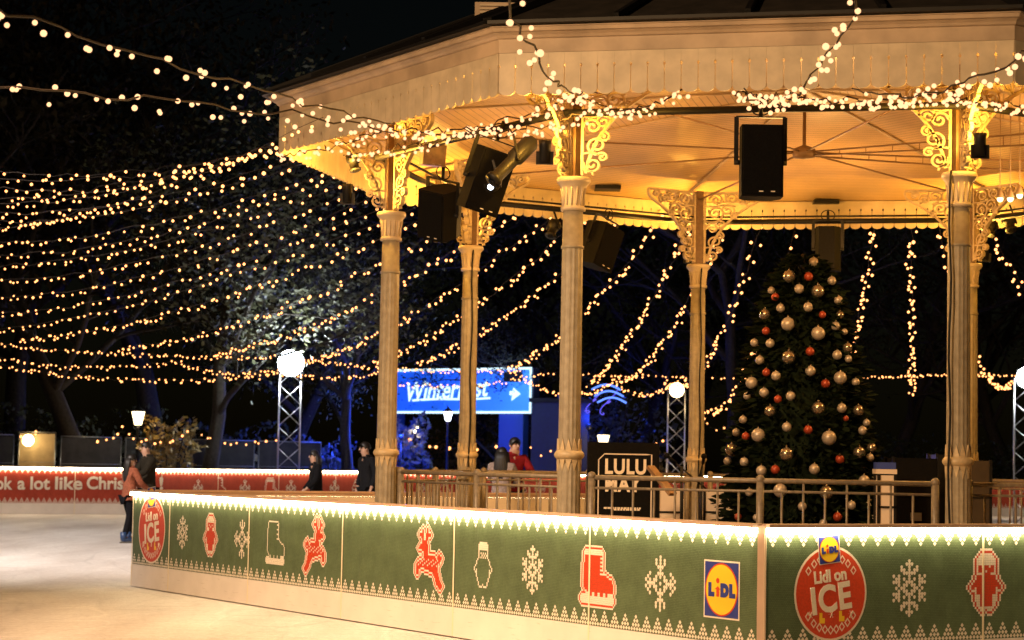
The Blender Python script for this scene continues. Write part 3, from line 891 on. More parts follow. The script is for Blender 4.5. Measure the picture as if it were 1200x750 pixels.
# lettering runs over the first panels
lst = ["n to lo", "ok a lot", " like Chri", "stmas!"]
def fartext(s, px0, px1, py, size):
    k = None
    for o in FP:
        t = xof(o, (px0+px1)/2)
        if -.01 <= t <= 2.34: k = o; break
    if not k: return
    x0, x1 = xof(k, px0), xof(k, px1); _, z = xz(k, (px0+px1)/2, py)
    me = text_mesh(s, size, .011, name='lettering', base=True); xs = [v.co.x for v in me.vertices]
    f = (x1-x0)/(max(xs)-min(xs)); c = (max(xs)+min(xs))/2
    for v in me.vertices: v.co.x = (v.co.x-c)*f
    me.materials.append(M['cprint']); link('lettering', me, k, ((x0+x1)/2, -.034, z))
    return k
SZ = .42
fartext('ok', -6, 14, 575, SZ); fartext('a', 20, 29, 575, SZ); fartext('lot', 35, 58, 575, SZ); fartext('like', 64, 96, 575, SZ)
fartext('Christmas', 101, 181, 575, SZ); fartext('!', 186, 190.5, 575, SZ)
for px, kd in ((231,'B'),(257,'skate'),(286,'B'),(317,'skatef'),(340,'B'),(391,'B'),(416,'tree'),(467,'skate'),(494,'B'),(520,'penguin'),(548,'B'),(610,'penguin'),(632,'B')):
    for o in FP:
        t = xof(o, px)
        if 0 <= t <= 2.33:
            if kd == 'B': flakem('B', o, t, .66, .80)
            elif kd == 'skatef': motif('skate', 'full', o, t, .62, .022, 20, 22, 'cream_skate')
            else: motif(kd, 'line', o, t, .66, .024, 16, 20, kd+'_outline')
            break
for k, o in enumerate(FP):
    names = sorted({c.name.split('.')[0].replace('_', ' ') for c in o.children if c.name.split('.')[0] in ('snowflake','skate_outline','cream_skate','tree_outline','penguin_outline','lettering')})
    if 'lettering' in names: o['label'] = 'red far barrier panel with big cream lettering, %s from the left' % ORD[k]
    elif names: o['label'] = 'red far panel with cream %s, %s from left' % (' and '.join(names), ORD[k])

# ------------------------------------------------------------------ strings of bulbs
def ico(r, sub):
    bm = bmesh.new(); bmesh.ops.create_icosphere(bm, subdivisions=sub, radius=r)
    me = bpy.data.meshes.new('bulb'); bm.to_mesh(me); bm.free()
    for p in me.polygons: p.use_smooth = True
    return me
me_bulb = ico(.0195, 2); me_bulb.materials.append(M['bulb'])
me_bulbf = ico(.022, 1); me_bulbf.materials.append(M['bulbfar'])
NSTR = 0
def string_light(a, b, sag, n, label, group, far=True, jit=.07, mid=None, size=1, skip=.04):
    a, b = Vector(a), Vector(b)
    rnd = random.Random(hash(label) % 9999 if False else int(a.x*131+b.z*977+n*13) & 0xffff)
    root = thing('string_light', label, 'string light', a, 0, group)
    def pt(t):
        p = (b-a)*t
        return p-Vector((0, 0, sag*4*t*(1-t)))
    K = 26
    wob = [Vector((rnd.gauss(0, .02), rnd.gauss(0, .02), rnd.gauss(0, .02))) for _ in range(K+1)]
    mb = MB(); mb.tube([pt(i/K)+wob[i] for i in range(K+1)], .008 if not far else .003, 4)
    mb.build('cable', M['cable'], root)
    for i in range(n):
        t = (i+.5+rnd.uniform(-.42, .42))/n
        if rnd.random() < skip: continue
        o = link('bulb', me_bulbf if far else me_bulb, root, pt(t)+Vector((rnd.uniform(-jit, jit), rnd.uniform(-jit, jit), -.02+rnd.uniform(-jit, jit*.7))))
        k = size*rnd.uniform(.85, 1.15)*(1.25 if rnd.random() < .06 else 1)
        o.scale = (k, k, k)
    return root
def eave(px, z=4.98, r=5.5, lo=0, hi=pi*1.13):
    "point of the far eave ring seen at column px"
    best = None
    for k in range(720):
        a = lo+(hi-lo)*k/720
        p = BC+Vector((r*cos(a), r*sin(a), z))
        q = proj(p)
        if best is None or abs(q[0]-px) < best[0]: best = (abs(q[0]-px), p)
    return best[1]
GB = 'fairy light strings fanning from the far eave to the back rope'
fan = [(1147,(1300,480),50,.2),(1098,(1187,447),49,.9),(1067,(1069,461),49,.15),(1027,(988,446),49,.3),(937,(812,466),49,1.2),(897,(779,446),50,.9),
       (852,(728,446),50,.5),(815,(690,450),50,.35),(778,(598,430),50,.35),(735,(488,426),50,.3),(693,(436,424),50,.3),(658,(352,424),50,.35),(622,(250,414),50,.35),
       (584,(140,408),50,.4),(550,(20,398),50,.4)]
for k, (ax, bp, dp, sg) in enumerate(fan):
    a = eave(ax); b = at(bp[0], bp[1], dp)
    string_light(a, b, sg, min(100, int((b-a).length/.27)), 'warm fairy light string from far bandstand eave to the back rope, %s from right' % ORD[k], GB, size=1.0)
GL = 'fairy light strings over the left half of the rink'
left = [(520,(-70,392),46,.4),(490,(-70,366),44,.5),(465,(-70,345),43,.5),(440,(-70,325),42,.45),(420,(-70,308),41,.4),(402,(-70,294),40,.4),(388,(-70,281),38,.35),(376,(-70,268),37,.35),(366,(-70,256),36,.3),
        (357,(-70,245),35,.3),(350,(-70,234),34,.3),(344,(-70,223),33,.3),(338,(-70,213),32,.3),(333,(-70,202),31,.25),(328,(-70,193),30,.25)]
for k, (ax, bp, dp, sg) in enumerate(left):
    a = eave(ax, r=5.62); b = at(bp[0], bp[1], dp)
    string_light(a, b, sg, min(100, int((b-a).length/.33)), 'warm fairy light string slanting over the left rink, %s from the bottom' % ORD[k], GL, size=.9, jit=.045)
GP = 'fairy light ropes along the back of the rink'
def rope(p0, p1, d0, d1, sag, n, label, jit=.06):
    string_light(at(*p0, d0), at(*p1, d1), sag, n, label, GP, jit=jit, size=.95)
rope((-60,396),(330,417), 50, 50, .15, 100, 'upper back rope of fairy lights left of the bright floodlight tower')
rope((-60,416),(335,437), 50, 50, .35, 100, 'lower back rope of fairy lights left of the bright floodlight tower')
rope((-60,404),(200,424), 51, 51, .3, 60, 'middle back rope of fairy lights at the far left')
rope((200,420),(335,430), 51, 50, .25, 40, 'short sagging fairy light rope just left of the floodlight tower')
rope((345,420),(610,434), 50, 50, .1, 90, 'back rope of fairy lights just over the blue sign')
rope((345,438),(470,430), 50, 50, .15, 36, 'fairy light rope from the floodlight tower to the first column')
rope((455,447),(640,436), 52, 52, .2, 50, 'fairy light rope draped across the blue sign face')
rope((600,432),(728,441), 50, 50, .5, 70, 'deep swag of fairy lights right of the blue sign')
rope((716,446),(800,441), 50, 50, .36, 44, 'small swag of fairy lights beside the small floodlight tower')
rope((640,436),(862,442), 52, 52, .02, 34, 'thin straight fairy light rope behind the third and fourth columns', .03)
rope((990,441),(1120,437), 52, 52, .03, 44, 'thin straight fairy light rope right of the christmas tree', .03)
rope((1120,438),(1290,428), 52, 52, .1, 40, 'fairy light rope running off right behind the right floodlight', .03)
GN = 'near fairy light strings tied to the bandstand columns'
def near(p0, d0, p1, d1, sag, n, label, jit=.06, size=1):
    string_light(at(*p0, d0), at(*p1, d1), sag, n, label, GN, far=False, jit=jit, size=size)
near((462,148), 20.2, (-60,-12), 11.5, .05, 46, 'big bulb string rising to the top left corner of the view', .075)
near((462,152), 20.2, (-60,96), 13.5, -.02, 42, 'near bulb string running level to the left edge under another', .075)
near((688,104), 18.7, (588,-22), 12.0, .25, 34, 'near bulb string climbing from third column over the roof edge', .075)
near((872,108), 18.0, (1014,-16), 13.0, .34, 54, 'near bulb string climbing past the roof above the hanging speaker', .06)
near((1000,108), 17.9, (1235,42), 13.5, .16, 44, 'near bulb string climbing from fifth column to the right edge', .07)
near((676,112), 18.9, (800,104), 18.3, .17, 60, 'dense bulb garland looped right of the third column', .055, .85)
near((862,108), 18.2, (912,112), 18.2, .02, 20, 'short bulb cluster tucked under the eave over the hanging speaker', .05, .9)
near((908,112), 18.2, (1130,106), 17.9, .06, 90, 'dense bulb garland on the lighting bar left of the fifth column', .06, .85)
near((1115,114), 17.9, (1240,122), 18.2, .04, 50, 'dense bulb garland right of the fifth column', .05, .85)
near((326,184), 22.0, (462,150), 21.4, .03, 40, 'bulb string under the left eave corner as far as the first column', .06, .9)
near((455,152), 21.3, (684,105), 18.9, .16, 88, 'upper bulb garland between the first and third columns', .06, .9)
near((405,182), 22.6, (560,150), 20.6, .05, 44, 'middle bulb garland crossing the first column bracket', .06, .9)
near((545,152), 20.6, (690,133), 18.9, .08, 50, 'lower bulb garland over the tilted black speakers', .06, .9)

# ------------------------------------------------------------------ floodlight towers
def truss_tower(px, Y, wpx, ztop, label, cold=True, power=0, target=None, size=.26):
    base = on_z(px, Y); w = wpx/F*Y; t = thing('floodlight_tower', label, 'floodlight tower', base, -atan2(base.x, base.y))
    mb = MB(); h = w/2
    for sx in (-1, 1):
        for sy in (-1, 1): mb.tube([(sx*h, sy*h, .03), (sx*h, sy*h, ztop)], .026, 7)
    n = int(ztop/(w*.9)); dz = ztop/n
    for k in range(n):
        z0, z1 = k*dz+.04, (k+1)*dz
        for (a, b) in (((-h,-h),(h,-h)),((h,-h),(h,h)),((h,h),(-h,h)),((-h,h),(-h,-h))):
            p, q = (a, b) if k % 2 else (b, a)
            mb.tube([(p[0],p[1],z0),(q[0],q[1],z1)], .013, 5)
    mb.build('truss_mast', M['alu'], t)
    MB().box(-w*.8, w*.8, -w*.8, w*.8, 0, .04).build('base_plate', M['galv'], t)
    hd = MB(); hd.box(-size-.04, size+.04, -h-.16, -h-.02, ztop-size, ztop+size*.9); hd.box(-.03,.03,-h-.02,h,ztop-.05,ztop+.02)
    o = hd.build('lamp_housing', M['black'], t)
    q = MB(); q.ball((0,-h-.17,ztop), size*1.22, 20, 12)  # oversized globe, its round shape imitates the glare of the lamp
    q.build('lamp_glare_globe', M['flood'] if cold else M['warmlens'], o)
    if power:
        p = t.matrix_basis @ Vector((0, -h-.3, ztop))
        lamp('floodlight_spill', 'POINT', t.matrix_basis @ Vector((0, -h-.5, ztop+.5)), power*.02, (.92, .95, .80) if cold else (1, .82, .6), size=.2)
        lamp('floodlight_lamp', 'SPOT', p, power, (.80, .92, 1) if cold else (1, .82, .6), target, size=.25, spot=120, blend=.4)
    return t
truss_tower(338, 61, 25, 4.28, 'cold white floodlight on square truss tower at left, before lit green leaves', True, 6500, (-4, 22, 0), .31)
truss_tower(792, 68, 20, 3.95, 'smaller warm floodlight on slim truss tower by the fourth column', False, 1300, (2, 20, 0), .19)
truss_tower(1204, 60, 30, 4.2, 'cold white floodlight on truss tower at the right edge', True, 12000, (-6, 22, 0), .25)

# ------------------------------------------------------------------ christmas tree
TB = Vector((CX, CY, FZ))
tree = thing('christmas_tree', 'tall dark spruce christmas tree hung with gold and orange baubles on the bandstand', 'christmas tree', TB)
TH_, TR = 3.32, .95
MB().lathe([(.06,0),(.05,1.2),(.02,TH_)], 8).build('trunk', M['trunk'], tree)
rnd = random.Random(5)
mb = MB()
for k in range(9500):
    t = rnd.random()**1.12; z = .12+t*(TH_-.15)
    Rm = TR*(1-t)**.44+.03
    Rm *= .93+.09*sin(z*9+3*sin(k))
    r = Rm*rnd.uniform(.62, 1.0); a = rnd.uniform(0, 2*pi)
    p = Vector((r*cos(a), r*sin(a), z)); o = Vector((cos(a), sin(a), rnd.uniform(-.45, .35))).normalized()
    ln = rnd.uniform(.07, .15); sd = o.cross(Vector((rnd.uniform(-1,1), rnd.uniform(-1,1), rnd.uniform(.2,1)))).normalized()*rnd.uniform(.010,.022)
    mb.add([p-sd, p+o*ln*.6-sd*1.3, p+o*ln, p+o*ln*.6+sd*1.3, p+sd], [(0,1,2,3,4)])
mb.build('crown', M['needle'], tree)
MB().lathe([(.02,.1),(.70,.12),(.60,1.2),(.42,2.2),(.2,2.9),(.02,3.15)], 14).build('inner_boughs', M['needle'], tree)
BAUB = [(250,60,12,'m'),(187,97,16,'d'),(237,97,11,'o'),(297,108,11,'m'),(213,129,12,'m'),(261,135,16,'d'),(141,133,9,'m'),(151,150,10,'o'),(314,158,11,'m'),(165,179,11,'m'),(236,176,12,'m'),(124,195,14,'d'),(273,196,9,'o'),(318,197,10,'d'),(184,220,17,'m'),(307,225,11,'m'),(127,238,10,'o'),(330,240,8,'m'),(262,244,17,'m'),(97,268,10,'m'),(138,270,11,'m'),(338,281,12,'d'),(241,291,11,'o'),(186,306,17,'d'),(111,313,11,'m'),(311,300,12,'m'),(340,310,9,'m'),(242,341,13,'m'),(128,345,10,'o'),(153,354,12,'m'),(319,359,16,'m'),(90,372,15,'m'),(281,374,11,'o'),(359,370,10,'m'),(122,397,12,'m'),(191,406,12,'m'),(158,414,10,'o'),(78,406,9,'m'),(138,445,14,'d'),(262,437,16,'d'),(323,437,12,'m'),(366,443,13,'d'),(181,486,12,'m'),(236,493,11,'o'),(68,467,10,'m'),(107,507,17,'m'),(290,514,18,'m'),(377,495,11,'m'),(387,475,9,'m'),(334,464,7,'o'),(75,510,10,'o'),(50,500,10,'m'),(38,545,15,'d'),(180,556,17,'d'),(368,552,15,'d'),(400,540,12,'d'),(71,576,11,'m'),(28,574,10,'m'),(115,599,13,'m'),(151,596,11,'o'),(252,595,13,'m'),(318,569,11,'o'),(396,565,10,'m'),(381,625,14,'m'),(164,650,17,'m'),(283,655,17,'d'),(84,655,10,'m'),(221,691,11,'m'),(348,688,11,'m'),(312,718,11,'o'),(103,720,9,'m'),(55,718,9,'o'),(275,735,10,'m')]
bm_ = {}
def bauble_mesh(kind):
    if kind not in bm_:
        mb = MB(); mb.ball((0,0,0), 1, 16, 11)
        cp = MB(); cp.lathe([(.16,.93),(.16,1.14),(.06,1.15),(.05,1.3),(.001,1.32)], 8)
        bm_[kind] = (mb.mesh('bauble', M[{'m':'gold','d':'disco','o':'orange'}[kind]]), cp.mesh('bauble_cap', M['disco']))
    return bm_[kind]
KN = {'m': 'matt champagne', 'd': 'glittering mirrored', 'o': 'orange-red'}
cnt = {}
for x, y, r, kd in BAUB:
    px, py = 840+x/2.205, 280+y/2.205
    for _ in range(1):
        Y = CY
        for it in range(6):
            p = at(px, py, Y); t = min(1, max(0, (p.z-FZ-.12)/(TH_-.15)))
            Rm = TR*(1-t)**.44+.05; dx = p.x-CX
            Y = CY-sqrt(max(.02, Rm*Rm-dx*dx))
    rr = r/2.205*p.y/F*1.06
    row = int(y//75); cnt.setdefault((row, kd), []).append((x, p, rr, r))
for (row, kd), ls in sorted(cnt.items()):
    ls.sort(key=lambda q: q[0])
    for i, (x, p, rr, r) in enumerate(ls):
        me, cp = bauble_mesh(kd)
        big = 'large ' if r >= 15 else ''
        o = link('bauble', me, None, p); o.scale = (rr, rr, rr)
        tag(o, '%s%s bauble, %s such from left in %s band down christmas tree' % (big, KN[kd], ORD[i], ORD[row] if row < 9 else 'lowest'), 'bauble', 'baubles on the christmas tree')
        link('bauble_cap', cp, o)

# ------------------------------------------------------------------ loudspeakers and stage lamps
def speaker(px, py, Y, w, h, d, label, rx=0, ry=0, rz=0, col='cab', yoke=True, hang=None):
    c = at(px, py, Y); t = thing('loudspeaker', label, 'loudspeaker', c)
    t.rotation_euler = (rx, ry, rz)
    mb = MB(); a = w*.32
    vs = [(-w/2,-d/2),(w/2,-d/2),(w/2,d*.1),(a,d/2),(-a,d/2),(-w/2,d*.1)]
    v = [(x,y,-h/2) for x,y in vs]+[(x,y,h/2) for x,y in vs]
    mb.add(v, [tuple(range(5,-1,-1)), tuple(range(6,12))]+[(i,(i+1)%6,6+(i+1)%6,6+i) for i in range(6)])
    mb.build('cabinet', M[col], t)
    mb = MB(); mb.box(-w*.46,w*.46,-d/2-.014,-d/2-.001,-h*.47,h*.47); 
    o = mb.build('grille', M['grille' if col == 'cab' else col], t)
    q = MB(); q.box(-w*.08,w*.02,-d/2-.017,-d/2-.0145,-h*.44,-h*.425); q.box(w*.2,w*.3,-d/2-.017,-d/2-.0145,-h*.44,-h*.425); q.build('badge', M['cprint'], o)
    if yoke:
        mb = MB(); e = w/2+.03
        mb.bar((-e,0,-.02),(-e,0,h/2+.09),.012,.04); mb.bar((e,0,-.02),(e,0,h/2+.09),.012,.04); mb.bar((-e-.006,0,h/2+.09),(e+.006,0,h/2+.09),.04,.012)
        for s in (-1,1): mb.tube([(s*(e+.01),0,0),(s*(w/2-.01),0,0)], .022, 8)
        y = mb.build('yoke', M['black'], t)
        if hang:
            mb = MB(); mb.tube([(0,0,h/2+.09),(0,0,h/2+.09+hang)], .018, 8); mb.tube([(-.09*cos(q_),0.0,h/2+.10+hang*.45+.07*sin(q_)) for q_ in [i*pi/8 for i in range(17)]], .007, 5); mb.build('clamp', M['black'], t)
    return t
speaker(891, 191, 18.3, .365, .63, .33, 'black loudspeaker hanging upright in yoke over the middle of the bandstand front', hang=.17)
speaker(567, 211, 20.2, .36, .62, .34, 'large tilted black loudspeaker above the second column', .25, .22, .5, hang=.2)
speaker(518, 249, 21.8, .34, .52, .38, 'tilted black loudspeaker hanging lower between first and second columns', .3, .24, -.6, hang=.15)
speaker(701, 288, 26.3, .40, .55, .36, 'dark loudspeaker behind the third column seen from its side', .2, .25, .9, hang=.1)
speaker(970, 292, 27.4, .32, .58, .3, 'dark loudspeaker hanging behind the top of the christmas tree', 0, 0, 2.9, hang=.12)
speaker(506, 182, 21.6, .24, .22, .25, 'small beige horn speaker under the eave beside the first column', .1, .05, .3, col='tan', yoke=False)
def spotlight(px, py, Y, ln, r, ax, label, lens='coldlens', hang=(0,0,.25)):
    c = at(px, py, Y); t = thing('stage_light', label, 'stage light', c)
    d = Vector(ax).normalized(); t.rotation_euler = d.to_track_quat('Z', 'Y').to_euler()
    mb = MB(); mb.lathe([(r*.6,-ln*.5),(r,-ln*.42),(r,-ln*.05),(r*.72,.0),(r*.72,ln*.38),(r*.95,ln*.42),(r*.95,ln*.5)], 16)
    b = mb.build('lamp_body', M['black'], t)
    q = MB(); q.lathe([(.001,ln*.503),(r*.5,ln*.503)], 14); q.build('lens', M[lens], b)
    y = MB(); e = r+.02
    y.bar((-e,0,0),(-e,-.0,-ln*.2),.03,.01); y.bar((e,0,0),(e,0,-ln*.2),.03,.01); y.bar((-e,0,-ln*.2),(e,0,-ln*.2),.03,.01)
    inv = t.rotation_euler.to_matrix().inverted()
    y.bar((e,0,0), inv @ Vector(hang), .02); y.build('yoke', M['black'], t)
    return t
spotlight(601, 188, 19.6, .62, .085, (-.75,-.45,-.85), 'long black profile spotlight tilted up right beside the third column', 'black')
spotlight(577, 218, 19.9, .16, .06, (-.2,-1,-.25), 'small black stage lamp with a bright white lens beside large tilted speaker', 'coldlens')
spotlight(414, 190, 22.6, .2, .07, (.3,-.2,-1), 'small black flood lamp under the far left eave', 'black')
spotlight(1183, 262, 27.2, .22, .08, (.1,-.5,-1), 'black stage lamp on the far lighting bar near the right edge', 'black')
spotlight(648, 268, 26.8, .24, .08, (-.3,-.5,-1), 'black stage lamp on the far bar just left of the third column', 'black')
spotlight(1162, 268, 27.4, .2, .07, (-.3,-.3,-1), 'small black stage lamp on the far bar right of the fifth column', 'black')
# cables tied to columns
for i, label in ((3, 'black cable running down the second column'), (4, 'black cable running down the fourth column'), (0, 'black cable running down the left side of the fifth column')):
    p = BC+ring(R, 0, i); mb = MB(); dx = (-.105 if i == 0 else .03)
    pts = [(p.x+dx+.01*sin(k*1.3), p.y-.125+.01*cos(k), FZ+.02+k*.24) for k in range(16)]
    mb.tube(pts, .011, 5); tag(mb.build('cable', M['black']), label, 'cable', 'cables tied to the columns')

# ------------------------------------------------------------------ trees behind the rink
def tree_meshes(seed, h, spread, leaves, lsize, bare=False):
    rnd = random.Random(seed); tr = MB(); tips = []
    def limb(p, d, ln, r, lev):
        n = 5; pts = [p]; q = p.copy(); dd = d.copy()
        for i in range(n):
            dd = (dd+Vector((rnd.gauss(0,.14), rnd.gauss(0,.14), rnd.gauss(.03,.10)))).normalized()
            q = q+dd*ln/n; pts.append(q.copy())
        tr.tube(pts, [r*(1-.6*i/n) for i in range(n+1)], 6 if lev < 2 else 4, cap=False)
        if lev >= 2: tips.extend(pts[2:])
        if lev == 1: tips.extend(pts[3:])
        if lev < 4:
            k = (5, 4, 4, 3)[lev] if lev else 8
            for j in range(k):
                i = rnd.randint(2, n); a = rnd.uniform(0, 2*pi)
                side = Vector((cos(a), sin(a), rnd.uniform(-.25, .55)))
                limb(pts[i], (dd*.55+side*rnd.uniform(.6, 1)).normalized(), ln*rnd.uniform(.45, .7), r*.42, lev+1)
    limb(Vector((0,0,0)), Vector((0,0,1)), h*.62, h*.024, 0)
    cr_ = MB()
    for k in range(leaves):
        p = rnd.choice(tips)+Vector((rnd.gauss(0,1), rnd.gauss(0,1), rnd.gauss(0,.8)))*spread
        if p.z < .5: continue
        u = Vector((rnd.gauss(0,1), rnd.gauss(0,1), rnd.gauss(0,1))).normalized(); v = u.orthogonal().normalized()
        s = lsize*rnd.uniform(.6, 1.3)
        cr_.add([p-u*s, p+v*s*.5, p+u*s, p-v*s*.5], [(0,1,2,3)])
    return tr, cr_
TV = {}
for nm, sd, h, sp, lv, ls, lm in (('bare', 3, 15, .5, 900, .10, 'leafdark'), ('leafy', 8, 13, .55, 7000, .11, 'leafdark'), ('green', 21, 11, .5, 9500, .095, 'leafgreen'), ('twiggy', 34, 14, .5, 350, .09, 'leafdark')):
    a, b = tree_meshes(sd, h, sp, lv, ls)
    TV[nm] = (a.mesh('trunk', M['trunk']), b.mesh('crown', M[lm]))
GTR = 'dark park trees behind the rink'
def park_tree(px, Y, kind, sc, rz, label):
    t = thing('park_tree', label, 'tree', on_z(px, Y, -.02), rz, GTR); t.scale = (sc, sc, sc)
    link('trunk', TV[kind][0], t); link('crown', TV[kind][1], t)
    return t
for a in ((-70, 62, 'leafy', 1.25, 0, 'dark leafy tree beyond the netting fence at the left edge'), (25, 66, 'bare', 1.15, 1, 'nearly bare dark tree behind the lit canvas panel'), (110, 61, 'leafy', 1.1, 2, 'dark leafy tree behind the skating couple'),
          (185, 70, 'bare', 1.2, 3, 'tall bare dark tree behind the street lantern'), (245, 63, 'green', 1.05, 4, 'dark green tree left of the white floodlight tower'), (322, 74, 'leafy', .95, 5, 'dim leafy tree just behind the white floodlight tower'),
          (408, 67, 'green', .86, .6, 'green leafy tree lit by the white floodlight, with dark trunk beside the first column'), (500, 92, 'leafy', 1.1, 1.4, 'dark leafy tree behind the blue sign'),
          (640, 88, 'twiggy', 1.1, 2.2, 'dark twiggy tree right of the blue sign'), (735, 80, 'twiggy', .9, 3.1, 'twiggy tree tinted blue behind the small floodlight tower'),
          (850, 78, 'bare', 1.0, 4.0, 'bare dark tree between the fourth column and the christmas tree'), (930, 84, 'leafy', 1.0, 1.1, 'dark leafy tree behind the christmas tree'), (1040, 84, 'twiggy', 1.05, 2.7, 'twiggy dark tree just right of the christmas tree'),
          (1110, 92, 'bare', 1.0, 5.2, 'bare dark tree behind the fifth column'), (1185, 86, 'twiggy', 1.0, .4, 'twiggy dark tree behind the right floodlight'), (1290, 90, 'leafy', 1.1, 3.5, 'dark leafy tree beyond the right edge'),
          (570, 75, 'leafy', .5, 4.4, 'low leafy tree speckled with light behind the red-coated skater'), (560, 98, 'bare', 1.15, 0.2, 'tall bare dark tree far behind the second column'), (780, 100, 'leafy', 1.1, 5.5, 'tall dark tree far behind the small floodlight tower')):
    park_tree(*a)
def bush(name, px, Y, w, h, d, n, m, label, z0=0, ls=.09):
    rnd = random.Random(px); mb = MB(); c = on_z(px, Y)
    for k in range(n):
        u = Vector((rnd.gauss(0,1), rnd.gauss(0,1), rnd.gauss(0,1))).normalized()*rnd.random()**.35
        lump = 1+.25*sin(u.x*7+px)+.2*cos(u.z*9)
        p = Vector((u.x*w/2*lump, u.y*d/2, z0+h/2+u.z*h/2*lump))
        if p.z < .03: continue
        a = Vector((rnd.gauss(0,1), rnd.gauss(0,1), rnd.gauss(0,1))).normalized(); b = a.orthogonal().normalized(); s = ls*rnd.uniform(.6,1.4)
        mb.add([p-a*s, p+b*s*.55, p+a*s, p-b*s*.55], [(0,1,2,3)])
    t = thing(name, label, 'shrub', c)
    mb.build('foliage', M[m], t)
    st = MB()
    for k in range(7):
        a = k*.9; st.tube([(.1*cos(a),.1*sin(a),0),(w*.2*cos(a),d*.2*sin(a),z0+h*.35),(w*.33*cos(a),d*.33*sin(a),z0+h*.75)], [.04,.025,.01], 5)
    st.build('stem', M['trunk'], t)
    return t
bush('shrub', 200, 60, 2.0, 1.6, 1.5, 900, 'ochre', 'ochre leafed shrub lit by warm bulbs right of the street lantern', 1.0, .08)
bush('shrub', 262, 70, 5, 2.6, 2, 1700, 'hedge', 'long dark shrub left of the white floodlight tower')
bush('shrub', 60, 63, 7, 2.9, 2, 2000, 'hedge', 'long dark shrub behind the netting fence at left')
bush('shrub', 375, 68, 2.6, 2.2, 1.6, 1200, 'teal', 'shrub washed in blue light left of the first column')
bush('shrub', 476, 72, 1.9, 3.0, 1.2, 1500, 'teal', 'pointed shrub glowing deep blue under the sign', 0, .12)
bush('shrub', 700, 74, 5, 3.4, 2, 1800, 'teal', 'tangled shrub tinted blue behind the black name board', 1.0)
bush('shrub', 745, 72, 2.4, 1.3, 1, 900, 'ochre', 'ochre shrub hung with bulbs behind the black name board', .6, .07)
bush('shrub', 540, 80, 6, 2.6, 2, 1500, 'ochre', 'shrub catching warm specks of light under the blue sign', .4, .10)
bush('shrub', 1040, 76, 6, 3.0, 2, 1800, 'hedge', 'long dark shrub right of the christmas tree')
bush('shrub', 1180, 76, 5, 2.8, 2, 1500, 'hedge', 'long dark shrub below the right floodlight')
# ------------------------------------------------------------------ fence at the left
GF = 'dark netted fence panels behind the red barrier'
def fence_panel(px0, px1, Y0, Y1, z, m, label, cat='fence panel', name='fence_panel', bright=False):
    a, b = on_z(px0, Y0), on_z(px1, Y1); d = b-a; ln = d.length
    t = thing(name, label, cat, a, atan2(d.y, d.x), GF if not bright else None)
    MB().box(.03, ln-.03, -.012, .012, .12, z-.04).build('netting', M[m], t)
    mb = MB()
    for x in (.02, ln-.02): mb.tube([(x,0,0),(x,0,z)], .024, 7)
    mb.tube([(.02,0,z),(ln-.02,0,z)], .02, 7); mb.tube([(.02,0,.12),(ln-.02,0,.12)], .02, 7)
    mb.tube([(.02,-.0,z*.62),(ln-.02,-.0,z*.62)], .016, 6)
    mb.build('frame', M['galv'], t)
    MB().box(-.12,.14,-.3,.3,0,.10).build('foot', M['black'], t)
    return t
xs = [-60, 18, 68, 144, 222, 300, 378]
for k in range(6):
    if k == 1: continue
    fence_panel(xs[k]+2, xs[k+1]-2, 57+k*1.5, 58.5+k*1.5, 2.05, 'net', 'dark netted fence panel, %s from the left edge' % ORD[k], bright=False)
cp = fence_panel(21, 65, 56.6, 56.6, 2.12, 'canvas', 'tan canvas screen lit from its top left by a warm lamp', 'screen', 'canvas_screen', True)
p = at(33, 516, 56.3); t = thing('wall_lamp', 'warm round lamp glaring in front of the tan canvas screen', 'lamp', p)
MB().ball((0,0,0), .16).build('lamp_globe', M['warmlens'], t); MB().tube([(0,.06,.0),(0,.3,.1)], .02).build('bracket', M['black'], t)
lamp('canvas_lamp', 'POINT', p+Vector((.1,-.3,.0)), 22, (1,.66,.28), size=.12)
fence_panel(-180, -64, 56.4, 56.8, 2.05, 'net', 'dark netted fence panel running out of the left edge')
def lamp_post(px, py, Y, label, sc=1, m='lantern', power=0, style='tapered'):
    q = at(px, py, Y); b = Vector((q.x, q.y, 0)); t = thing('street_lamp', label, 'street lamp', b)
    z = q.z
    MB().lathe([(.11,0),(.11,.5),(.05,.6),(.04,z-.32*sc),(.07,z-.30*sc),(.03,z-.24*sc)], 10).build('post', M['black'], t)
    o = MB().lathe([(.10*sc,z-.22*sc),(.19*sc,z+.16*sc)], 6).build('lantern_pane', M[m], t)
    MB().lathe([(.22*sc,z+.16*sc),(.20*sc,z+.20*sc),(.07*sc,z+.29*sc),(.02*sc,z+.38*sc)], 6).build('lantern_roof', M['black'], t)
    if power: lamp('street_lamp_light', 'POINT', (q.x, q.y-.35, z-.1), power, (1,.72,.38), size=.15)
lamp_post(162, 489, 60, 'black street lantern with tapered lit glass above the skating couple', 1, power=50)
lamp_post(707, 516, 72, 'lit street lantern seen just over the black name board', 1.1, power=60)
lamp_post(525, 487, 70, 'pale lamp post glowing under the left half of the blue sign', .8, 'coldlens', power=40)
lamp_post(487, 503, 72, 'small warm lamp post between first and second columns', .6, power=30)
